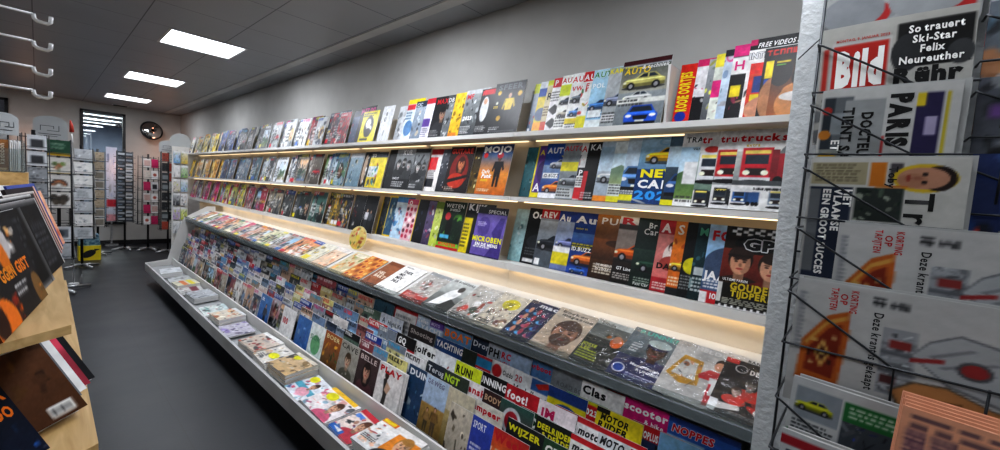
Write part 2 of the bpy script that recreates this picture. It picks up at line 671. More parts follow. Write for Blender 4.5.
def ceil_nodes(nt, b):
    """grey metal ceiling tiles, 0.62 m module, thin dark joints, slightly mottled"""
    geo = nn(nt, 'ShaderNodeNewGeometry')
    sep = nn(nt, 'ShaderNodeSeparateXYZ')
    nt.links.new(geo.outputs['Position'], sep.inputs[0])

    def joint(out, off, mod, half):
        a = nn(nt, 'ShaderNodeMath', operation='ADD')
        a.inputs[1].default_value = off
        nt.links.new(out, a.inputs[0])
        p = nn(nt, 'ShaderNodeMath', operation='PINGPONG')
        p.inputs[1].default_value = mod / 2
        nt.links.new(a.outputs[0], p.inputs[0])
        l = nn(nt, 'ShaderNodeMath', operation='LESS_THAN')
        l.inputs[1].default_value = half
        nt.links.new(p.outputs[0], l.inputs[0])
        return l
    jx = joint(sep.outputs[0], -1.385 + 6.2, 0.6, 0.004)
    jy = joint(sep.outputs[1], -4.02 + 12.4, 0.62, 0.0035)
    mx = nn(nt, 'ShaderNodeMath', operation='MAXIMUM')
    nt.links.new(jx.outputs[0], mx.inputs[0])
    nt.links.new(jy.outputs[0], mx.inputs[1])
    no = nn(nt, 'ShaderNodeTexNoise', Scale=1.1, Detail=3.0)
    nt.links.new(geo.outputs['Position'], no.inputs['Vector'])
    rp = nn(nt, 'ShaderNodeValToRGB')
    rp.color_ramp.elements[0].color = hl('878b90')
    rp.color_ramp.elements[1].color = hl('9ea2a7')
    nt.links.new(no.outputs['Fac'], rp.inputs['Fac'])
    mc = nn(nt, 'ShaderNodeMix', data_type='RGBA')
    mc.inputs['B'].default_value = hl('4e5155')
    nt.links.new(mx.outputs[0], mc.inputs['Factor'])
    nt.links.new(rp.outputs['Color'], mc.inputs['A'])
    nt.links.new(mc.outputs['Result'], b.inputs['Base Color'])


def floor_nodes(nt, b):
    """large charcoal floor tiles with faint joints and a satin sheen"""
    geo = nn(nt, 'ShaderNodeNewGeometry')
    mp = nn(nt, 'ShaderNodeMapping')
    mp.inputs['Location'].default_value = (0.345 - 0.0, 0.25, 0)
    nt.links.new(geo.outputs['Position'], mp.inputs['Vector'])
    br = nn(nt, 'ShaderNodeTexBrick')
    br.offset = 0.0
    br.squash = 1.0
    for k, v in {'Scale': 1.0, 'Mortar Size': 0.0035, 'Mortar Smooth': 0.3, 'Brick Width': 0.46, 'Row Height': 0.92}.items():
        br.inputs[k].default_value = v
    br.inputs['Color1'].default_value = hl('1b1e23')
    br.inputs['Color2'].default_value = hl('1d2026')
    br.inputs['Mortar'].default_value = hl('17181b')
    nt.links.new(mp.outputs[0], br.inputs['Vector'])
    no = nn(nt, 'ShaderNodeTexNoise', Scale=2.2, Detail=6.0)
    nt.links.new(geo.outputs['Position'], no.inputs['Vector'])
    mc = nn(nt, 'ShaderNodeMix', data_type='RGBA', blend_type='MULTIPLY')
    mc.inputs['Factor'].default_value = 0.5
    nt.links.new(br.outputs['Color'], mc.inputs['A'])
    nt.links.new(no.outputs['Fac'], mc.inputs['B'])
    mm = nn(nt, 'ShaderNodeMix', data_type='RGBA', blend_type='MULTIPLY')
    mm.inputs['Factor'].default_value = 1.0
    mm.inputs['B'].default_value = (1.6, 1.6, 1.6, 1)
    nt.links.new(mc.outputs['Result'], mm.inputs['A'])
    nt.links.new(mm.outputs['Result'], b.inputs['Base Color'])
    r = nn(nt, 'ShaderNodeMapRange')
    r.inputs['To Min'].default_value = 0.34
    r.inputs['To Max'].default_value = 0.55
    nt.links.new(no.outputs['Fac'], r.inputs['Value'])
    nt.links.new(r.outputs[0], b.inputs['Roughness'])
    bp = nn(nt, 'ShaderNodeBump', Strength=0.15, Distance=0.002)
    n2 = nn(nt, 'ShaderNodeTexNoise', Scale=60.0, Detail=4.0)
    nt.links.new(geo.outputs['Position'], n2.inputs['Vector'])
    nt.links.new(n2.outputs['Fac'], bp.inputs['Height'])
    nt.links.new(bp.outputs['Normal'], b.inputs['Normal'])


def wood_nodes(nt, b):
    tc = nn(nt, 'ShaderNodeTexCoord')
    mp = nn(nt, 'ShaderNodeMapping')
    mp.inputs['Scale'].default_value = (14, 1.2, 14)
    nt.links.new(tc.outputs['Object'], mp.inputs['Vector'])
    no = nn(nt, 'ShaderNodeTexNoise', Scale=2.2, Detail=6.0)
    no.inputs['Distortion'].default_value = 1.2
    nt.links.new(mp.outputs[0], no.inputs['Vector'])
    rp = nn(nt, 'ShaderNodeValToRGB')
    rp.color_ramp.elements[0].color = hl('b9945c')
    rp.color_ramp.elements[0].position = 0.3
    rp.color_ramp.elements[1].color = hl('d9b982')
    rp.color_ramp.elements[1].position = 0.7
    nt.links.new(no.outputs['Fac'], rp.inputs['Fac'])
    nt.links.new(rp.outputs['Color'], b.inputs['Base Color'])


def page_nodes(nt, b):
    """paper edges: fine pale lines across the thickness"""
    tc = nn(nt, 'ShaderNodeTexCoord')
    wv = nn(nt, 'ShaderNodeTexWave', Scale=420.0, Distortion=1.0)
    wv.bands_direction = 'Y'
    nt.links.new(tc.outputs['Object'], wv.inputs['Vector'])
    rp = nn(nt, 'ShaderNodeValToRGB')
    rp.color_ramp.elements[0].color = hl('a9a8a4')
    rp.color_ramp.elements[1].color = hl('e2e1dc')
    nt.links.new(wv.outputs['Fac'], rp.inputs['Fac'])
    nt.links.new(rp.outputs['Color'], b.inputs['Base Color'])


M = {}
M['print'] = m_print('glossy_printed_cover', 0.45, 0.07, 0.12)
M['matte'] = m_print('matte_printed_cover', 0.6, 0.0, 0.08)
M['matte'].node_tree.nodes['Principled BSDF'].inputs['Specular IOR Level'].default_value = 0.12
M['news'] = m_print('newsprint', 0.75, 0.0, 0.10)
M['pages'] = mat('paper_page_edges', 'd8d6d0', 0.7, build=page_nodes)
M['wall'] = mat('painted_wall', 'b9b8b4', 0.8, build=noisy(3.0, 'b3b2ae', 'bcbbb7', 0.08, 5, 90, dist=0.002))
M['rough'] = mat('rough_white_plaster', 'c9ccca', 0.85, build=noisy(40.0, 'c6cacb', 'd3d6d6', 0.5, 3, 75, dist=0.006))
M['ceil'] = mat('ceiling_tiles', '8a8d90', 0.42, 0.0, 0.5, build=ceil_nodes)
M['floor'] = mat('charcoal_floor_tiles', '2b2d33', 0.4, build=floor_nodes)
M['white'] = mat('white_lacquer', 'e3e2de', 0.45, build=noisy(6, 'dddcd8', 'e6e5e1'))
M['cream'] = mat('cream_back_panel', 'e6d9c4', 0.6, build=noisy(3, 'e2d5c0', 'eaddc9'))
M['rail'] = mat('white_metal_rail', 'cfd0cf', 0.4, 0.1, build=noisy(6, 'c8c9c8', 'd4d5d4'))
M['fascia'] = mat('grey_metal_fascia', '9da1a4', 0.5, 0.0, build=noisy(9, '96999c', 'a6a9ac'))
M['trayfl'] = mat('grey_tray_metal', 'a9abac', 0.5, 0.1, build=noisy(9, 'a0a2a3', 'b0b2b3'))
M['black'] = mat('black_plastic', '151517', 0.5, build=noisy(20, '121214', '1b1b1e'))
M['wire'] = mat('dark_coated_wire', '2a2d30', 0.4, 0.3, build=noisy(30, '25282b', '313438'))
M['steel'] = mat('brushed_steel', 'b0b2b4', 0.32, 0.8, build=noisy(30, 'a4a6a8', 'bcbec0'))
M['wood'] = mat('birch_board', 'cfae78', 0.5, build=wood_nodes)
M['clear'] = m_clear('clear_acrylic', 'eef2f2', 0.12, 0.15, 0, 0.05, 0.35)
M['sleeve'] = m_clear('thin_plastic_wrapper', 'ffffff', 0.16, 0.12, 0.9, 0.02)
M['frost'] = m_clear('frosted_plastic', 'dfe4e6', 0.25, 0.2, 0, 0.62)
M['glass'] = m_clear('window_glass', 'e8eeee', 0.02, 0.1, 0, 0.0)
M['frame'] = mat('dark_window_frame', '1c1d1f', 0.45, build=noisy(9, '18191b', '222326'))
M['led'] = m_emit('warm_led_strip', 'ffdca8', 5.0)
M['led_mid'] = m_emit('gentle_led_strip', 'ffdca8', 2.6)
M['led_dim'] = m_emit('soft_led_strip', 'ffe2b4', 1.6)
M['panel'] = m_emit('ceiling_light_diffuser', 'f4f8ff', 7.0)
M['mirror'] = mat('convex_mirror', 'cccccc', 0.04, 1.0)
M['hook'] = mat('white_coated_hook', 'd5d6d6', 0.35, build=noisy(9, 'cfd0d0', 'dcdddd'))

# ================================================================ the room
LX, HALL_Y = -3.4, -2.6
struct('floor', MB().box(LX, HALL_Y, -0.1, WALL_X + 0.1, BACK_Y + 6.0, 0.0), M['floor'])
# ceiling: one slab with square openings for the light panels
LIGHTS_X = [(0.79, 1.37), (-1.61, -1.03)]
LIGHTS_Y = [-2.05, 0.0, 2.18, 4.68, 7.165, 9.65]
cl = MB()
xs = sorted([LX, WALL_X + 0.1] + [v for p in LIGHTS_X for v in p])
ys = sorted([HALL_Y, BACK_Y] + [v for y in LIGHTS_Y for v in (y, y + 0.56)])
for i in range(len(xs) - 1):
    for j in range(len(ys) - 1):
        mx_, my_ = (xs[i] + xs[i + 1]) / 2, (ys[j] + ys[j + 1]) / 2
        if any(a < mx_ < b for a, b in LIGHTS_X) and any(y < my_ < y + 0.56 for y in LIGHTS_Y):
            continue
        cl.box(xs[i], ys[j], CEIL_Z, xs[i + 1], ys[j + 1], CEIL_Z + 0.04)
struct('ceiling', cl, M['ceil'])
struct('pale_band_1', MB().box(1.80, HALL_Y, CEIL_Z - 0.004, 1.885, BACK_Y, CEIL_Z + 0.01), mat('pale_ceiling_strip', 'b8bab9', 0.5, build=noisy(2, 'b0b2b1', 'c0c2c1')))  # paler band running the length of the ceiling
struct('wall_right', MB().box(WALL_X, HALL_Y, 0, WALL_X + 0.1, BACK_Y + 0.1, CEIL_Z), M['wall'])
struct('wall_near', MB().box(NEAR_X, HALL_Y, 0, NEAR_X + 0.04, NEAR_Y, CEIL_Z, 0.003), M['rough'])
struct('wall_left', MB().box(LX - 0.1, HALL_Y, 0, LX, BACK_Y + 0.1, CEIL_Z), M['wall'])
struct('wall_front', MB().box(LX, HALL_Y - 0.1, 0, WALL_X + 0.1, HALL_Y, CEIL_Z), M['wall'])
# back wall with two window openings
WIN = [(-1.7, -0.33, 0.9, 2.64), (0.55, 1.20, 0.42, 2.64)]
bw = MB()
x = LX
for a, b, z0, z1 in WIN:
    bw.box(x, BACK_Y, 0, a, BACK_Y + 0.12, CEIL_Z)
    bw.box(a, BACK_Y, 0, b, BACK_Y + 0.12, z0)
    bw.box(a, BACK_Y, z1, b, BACK_Y + 0.12, CEIL_Z)
    x = b
bw.box(x, BACK_Y, 0, WALL_X, BACK_Y + 0.12, CEIL_Z)
struct('wall_back', bw, M['wall'])
struct('baseboard_back', MB().box(-0.33, BACK_Y - 0.02, 0, WALL_X, BACK_Y, 0.09), M['black'])
for k, (a, b, z0, z1) in enumerate(WIN):
    w = empty('window_%d' % (k + 1), (a, BACK_Y, z0), 'dark framed %s window in the far wall' % ('tall' if k else 'wide'), None)
    w['kind'] = 'structure'
    t = 0.045
    fr = MB().box(a, BACK_Y - 0.03, z0, a + t, BACK_Y + 0.05, z1).box(b - t, BACK_Y - 0.03, z0, b, BACK_Y + 0.05, z1)
    fr.box(a, BACK_Y - 0.03, z1 - t, b, BACK_Y + 0.05, z1).box(a, BACK_Y - 0.03, z0, b, BACK_Y + 0.05, z0 + t)
    under(fr.build('window_frame', M['frame']), w)
    under(MB().box(a + t, BACK_Y + 0.0, z0 + t, b - t, BACK_Y + 0.008, z1 - t).build('window_pane', M['glass']), w)
# the hall seen through the windows
hall = MB().box(LX, BACK_Y + 5.9, 0, WALL_X + 0.1, BACK_Y + 6.0, CEIL_Z).box(LX - 0.1, BACK_Y + 0.12, 0, LX, BACK_Y + 6, CEIL_Z)
hall.box(WALL_X, BACK_Y + 0.12, 0, WALL_X + 0.1, BACK_Y + 6, CEIL_Z)
struct('wall_hall', hall, mat('hall_wall', '8a93a8', 0.7, build=noisy(2, '808a9e', '98a2b6')))
struct('ceiling_hall', MB().box(LX, BACK_Y + 0.12, CEIL_Z, WALL_X + 0.1, BACK_Y + 6, CEIL_Z + 0.04), mat('hall_ceiling', '8a7470', 0.6, build=noisy(2, '806a66', '967f7a')))
for k, y in enumerate((12.4, 13.6, 14.8, 16.0)):
    t = empty('hall_light', (0.9, y, CEIL_Z - 0.02), ['first', 'second', 'third', 'fourth'][k] + ' white strip light in hall beyond dark framed window', 'ceiling light', 'strip lights in the hall beyond the window')
    under(MB().box(0.2, y, CEIL_Z - 0.03, 1.5, y + 0.22, CEIL_Z - 0.0).build('housing', M['white']), t)
    under(MB().box(0.22, y + 0.02, CEIL_Z - 0.036, 1.48, y + 0.2, CEIL_Z - 0.03).build('diffuser', m_emit('hall_strip', 'f4f8ff', 5.0)), t)
ld = bpy.data.lights.new('hall_fill_light', 'AREA')  # added area light without a fixture, brightens the hall walls
ld.shape, ld.size, ld.size_y, ld.energy = 'RECTANGLE', 2.0, 3.0, 160.0
lo = bpy.data.objects.new('hall_fill_light', ld)
COL.objects.link(lo)
lo.location = (0.6, 14.4, CEIL_Z - 0.06)
for i, (a, b) in enumerate(LIGHTS_X):
    for j, y in enumerate(LIGHTS_Y):
        if i == 0:
            lb = ['overhead panel light behind the viewer', 'overhead panel light above the newspaper wall', 'white panel light above near end of magazine shelves',
                  'nearest of three square white ceiling panel lights', 'middle one of three square white ceiling panel lights', 'small square white ceiling panel light closest to far wall'][j]
        else:
            lb = 'panel light over the bookshelf side of shop, row %s' % 'one two three four five six'.split()[j]
        t = empty('ceiling_light', ((a + b) / 2, y + 0.28, CEIL_Z), lb, 'ceiling light', 'square ceiling panel lights')
        under(MB().box(a, y, CEIL_Z + 0.012, b, y + 0.56, CEIL_Z + 0.02).build('diffuser', M['panel']), t)
        f = MB()
        f.box(a - 0.012, y - 0.012, CEIL_Z - 0.004, a + 0.006, y + 0.572, CEIL_Z + 0.012).box(b - 0.006, y - 0.012, CEIL_Z - 0.004, b + 0.012, y + 0.572, CEIL_Z + 0.012)
        f.box(a + 0.006, y - 0.012, CEIL_Z - 0.004, b - 0.006, y + 0.006, CEIL_Z + 0.012).box(a + 0.006, y + 0.554, CEIL_Z - 0.004, b - 0.006, y + 0.572, CEIL_Z + 0.012)
        under(f.build('frame', M['rail']), t)
        ld = bpy.data.lights.new('panel_lamp', 'AREA')
        ld.shape = 'RECTANGLE'
        ld.size, ld.size_y = b - a - 0.02, 0.54
        ld.energy = (10.0 if y < 1 else 22.0 if y < 6 else 17.0 if y < 9 else 12.0) if i == 0 else 9.0
        ld.color = lin(hx('f2f6ff'))
        lo = bpy.data.objects.new('panel_lamp', ld)
        COL.objects.link(lo)
        lo.location = ((a + b) / 2, y + 0.28, CEIL_Z - 0.006)
# ceiling vent
v = empty('ceiling_vent', (1.09, 11.2, CEIL_Z), 'small dark air vent in ceiling near far wall window', 'vent')
under(MB().box(0.98, 11.1, CEIL_Z - 0.012, 1.22, 11.26, CEIL_Z + 0.0).build('frame', M['rail']), v)
g = MB()
for k in range(5):
    g.box(1.0, 11.115 + k * 0.028, CEIL_Z - 0.018, 1.2, 11.13 + k * 0.028, CEIL_Z - 0.012)
under(g.build('slat', M['black']), v)

# ================================================================ the magazine display unit along the right wall
UN, UF, UB = 0.21, 9.55, -0.12
UL = 7.42                                   # the low part (ledge, tiers, tray) ends before the wall shelves do                      # near and far end (y)
Z1 = lambda y: 1.915
Z2 = lambda y: 1.551 - 0.0072 * y
Z3 = lambda y: 1.150 - 0.0032 * y
unit = empty('magazine_display_unit', (2.06, 4.8, 0), 'long white magazine display unit with three lit wall shelves, slanted ledge and low tray', 'display unit')


def uadd(mb, name, m, smooth=False):
    return under(mb.build(name, m, None, smooth), unit)


def slab_y(mb, x0, x1, zf, th, y0, y1):
    """board running along y whose top follows zf(y)"""
    n = len(mb.v)
    for y in (y0, y1):
        z = zf(y)
        mb.v += [(x0, y, z - th), (x1, y, z - th), (x1, y, z), (x0, y, z)]
    mb.f += [tuple(n + i for i in q) for q in ((0, 1, 2, 3), (7, 6, 5, 4), (0, 4, 5, 1), (1, 5, 6, 2), (2, 6, 7, 3), (3, 7, 4, 0))]
    return mb


bays = [UB, 1.60, 2.62, 3.64, 4.66, 5.68, 6.70, 7.72, 8.70, UF]
ZB = 2.13
for a, b in zip(bays, bays[1:]):
    uadd(MB().box(2.062, a + 0.001, 0.15, 2.085, b - 0.001, ZB), 'back_panel', M['cream'])
    if a < 7:
        e_ = min(b, UL)
        uadd(slab_y(MB(), 1.897, 1.909, lambda y: Z3(y) - 0.0265, 0.16, a + 0.001, e_ - 0.001), 'back_panel', M['cream'])
    for zf, xf in ((Z1, 1.86), (Z2, 1.86), (Z3, 1.86)):
        uadd(slab_y(MB(), xf, 2.061, zf, 0.026, a + 0.0015, b - 0.0015), 'shelf', M['white'])
    for zf, s in ((Z1, 1), (Z2, 1), (Z3, 1)):
        h = (lambda z0: (lambda y: z0(y) - 0.0265))(zf)
        uadd(slab_y(MB(), *((1.868, 1.878) if zf is Z3 else (1.965, 1.972) if zf is Z2 else (2.035, 2.042)), h, 0.006, a + 0.03, b - 0.03), 'light_strip', M['led' if zf is Z3 else 'led_mid' if zf is Z2 else 'led_dim'])
        if zf is Z3:
            uadd(slab_y(MB(), 1.860, 1.8635, lambda y: Z3(y) - 0.0262, 0.014, a + 0.0015, b - 0.0015), 'shelf_lip', M['white'])
for y, x_ in ((y_at(666, 1.9, 2.0), 1.90), (y_at(520.2, 1.9, 2.0), 2.0)):
    uadd(MB().box(x_, y - 0.006, 1.917, 2.06, y + 0.006, 2.18), 'divider', M['white'])
# slanted ledge, ledge behind it, fascia and acrylic lip
prof = [(1.447, 0.876), (1.73, 1.005), (1.895, 0.99), (1.895, 0.97), (1.74, 0.985), (1.46, 0.856)]
uadd(MB().prism(prof, UB, UL, 'Y'), 'slanted_ledge', M['white'])
uadd(MB().prism([(1.436, 0.884), (1.446, 0.884), (1.446, 0.848), (1.436, 0.848)], UB, UL, 'Y'), 'fascia', M['fascia'])
for a, b in zip(bays, bays[1:]):
    if a > 7:
        break
    b = min(b, UL)
    uadd(MB().prism([(1.424, 0.925), (1.427, 0.925), (1.4335, 0.852), (1.4305, 0.852)], a + 0.004, b - 0.004, 'Y'), 'acrylic_lip', M['clear'])
# stepped tiers
TX = [1.36, 1.392, 1.424, 1.456, 1.488, 1.52]
TZ = [0.515, 0.565, 0.618, 0.676, 0.738, 0.80]
for k in range(1, 6):
    uadd(MB().prism([(TX[k] - 0.052, TZ[k] - 0.285), (TX[k] + 0.05, TZ[k] - 0.285), (TX[k] + 0.05, TZ[k] - 0.297), (TX[k] - 0.052, TZ[k] - 0.297)], UN, UL - 0.02, 'Y'), 'tier_step', M['rail'])
uadd(MB().prism([(1.70, 0.25), (1.72, 0.25), (1.72, 0.93), (1.70, 0.93)], UB, UL - 0.02, 'Y'), 'tier_backing', M['fascia'])
# the low tray in front
uadd(MB().prism([(1.005, 0.205), (1.275, 0.222), (1.37, 0.224), (1.37, 0.20), (1.275, 0.195), (1.02, 0.185)], UN, UL - 0.02, 'Y'), 'tray', M['trayfl'])
uadd(MB().prism([(0.985, 0.265), (1.003, 0.265), (1.003, 0.195), (1.02, 0.18), (0.985, 0.165)], UN, UL, 'Y'), 'tray_rail', M['rail'])
uadd(MB().prism([(1.272, 0.325), (1.284, 0.325), (1.284, 0.226), (1.272, 0.226)], UN, UL - 0.02, 'Y'), 'tray_rail', M['white'])
uadd(MB().prism([(1.22, 0.0), (2.06, 0.0), (2.06, 0.19), (1.22, 0.18)], UN, UL - 0.14, 'Y'), 'plinth', M['black'])
# end panel at the far end
ep = [(1.80, 0.0), (1.24, 0.0), (1.24, 0.18), (0.985, 0.18), (0.985, 0.27), (1.23, 0.30), (1.29, 0.52), (1.37, 0.78), (1.42, 0.90), (1.70, 1.07), (1.80, 1.07)]
uadd(MB().prism(ep, UL, UL + 0.02, 'Y'), 'end_panel', M['white'])
uadd(MB().box(1.88, UF, 1.10, 2.06, UF + 0.02, ZB), 'end_panel', M['white'])

# ================================================================ printed things
def seed_of(s):
    h = 7
    for ch in s:
        h = (h * 131 + ord(ch)) % 1000003
    return h


def res_for(o, W, H, lo=6, hi=64, f=1.0):
    x, y, d = proj(o)
    d = max(d, 0.35)
    k = FPX / d * f
    return int(min(hi, max(lo, W * k))) + 2, int(min(int(hi * 1.45), max(lo + 3, H * k))) + 2


PENDING = []       # every magazine of the display: (size on screen, dict)


def mag(o, u, v, W, H, T, art, texts, desc, row, lab=None, bow=0.0, hand=True, cat='magazine', name='magazine', extra=None):
    o = tuple(o)
    c = Vector(o) + Vector(u).normalized() * W / 2 + Vector(v).normalized() * H / 2
    x, y, d = proj(c)
    PENDING.append(dict(o=o, u=u, v=v, W=W, H=H, T=T, art=art, texts=texts, desc=desc, row=row, lab=lab, bow=bow, hand=hand, cat=cat, name=name, x=x, y=y, d=d, extra=extra,
                        size=W * H / (d * d) * (1.4 if hand else 1.0)))
    return PENDING[-1]


def page_block(W, H, T, parent, m=None):
    b = MB().box(0.0015, 0.0004, 0.0015, W - 0.0012, T - 0.0004, H - 0.0015)
    return b.build('page_block', m or M['pages'], parent)


def make_single(p, detailed):
    nx, ny = res_for(p['o'], p['W'], p['H'], 5, 84, 1.35)
    img = paint(nx, ny, p['H'] / p['W'], p['art'], seed_of(p['desc'] + str(p['o'])), .055)
    V, Q, T, C = sheet_geo(p['W'], p['H'], p['T'], nx, ny, img, p['texts'], p['bow'], closed='shell' if detailed else True)
    me = raw_mesh(p['name'], V, Q, T, C, [M['print']])
    ob = bpy.data.objects.new(p['name'], me)
    COL.objects.link(ob)
    ob.matrix_world = frame(p['o'], p['u'], p['v'])
    if detailed:
        page_block(p['W'], p['H'], p['T'], ob)
        if p['extra'] == 'sleeve':
            g = MB()
            W, H = p['W'] + 0.002, p['H'] + 0.010
            n = 8
            for i in range(n):
                for j in range(n):
                    q = []
                    for a, b in ((i, j), (i + 1, j), (i + 1, j + 1), (i, j + 1)):
                        uu, ww = a / n, b / n
                        q.append((-0.001 + uu * W, -p['bow'] * math.sin(math.pi * uu) - 0.0015 - 0.0004 * math.sin(7 * uu + 5 * ww + p['o'][1] * 40) - 0.0004 * math.sin(11 * ww - 4 * uu), -0.006 + ww * H))
                    g.quad(*q)
            g.build('plastic_sleeve', M['sleeve'], ob, True)
    return ob


# rows of the unit: bottom line (X, z(y)), lean direction, ordering phrase
LEAN = (math.sin(math.radians(13)), 0, math.cos(math.radians(13)))
U = (0, -1, 0)
ROWS = {'A': (1.874, Z1, LEAN, 'top wall shelf'), 'B': (1.874, Z2, LEAN, 'middle wall shelf'), 'C': (1.874, Z3, LEAN, 'lowest wall shelf')}
SLV = (math.cos(math.radians(25.9)), 0, math.sin(math.radians(25.9)))


def shelf_row(key, items):
    """items right to left: (px of the visible left edge at the shelf, W, H, art, texts, desc); each goes behind its right-hand neighbour while they overlap"""
    X0, zf, v, _ = ROWS[key]
    lay, prev = 0, None
    for it in items:
        px, W, H, art, texts, desc = it[:6]
        y = y_at(px, X0 + 0.01, zf(1))
        if prev is not None and y - prev > .70 * W:
            lay = 0
            W = min(W, y - prev - .002)
        else:
            lay = lay + 1 if prev is not None else 0
        if prev is not None and lay == 0 and px != 613 and 0 < y - W - prev < .17:
            W = min(W * 1.1, y - prev - .002)
        prev = y
        X = X0 + lay * 0.0056
        H = min(H * 1.09, .338)
        mag((X, y, zf(y - W) + 0.0022), U, v, W, H, 0.0045, art, texts, desc, key)
    return prev


def tx(s, x, y, h, c, **k):
    return (s, x, y, h, c, k)


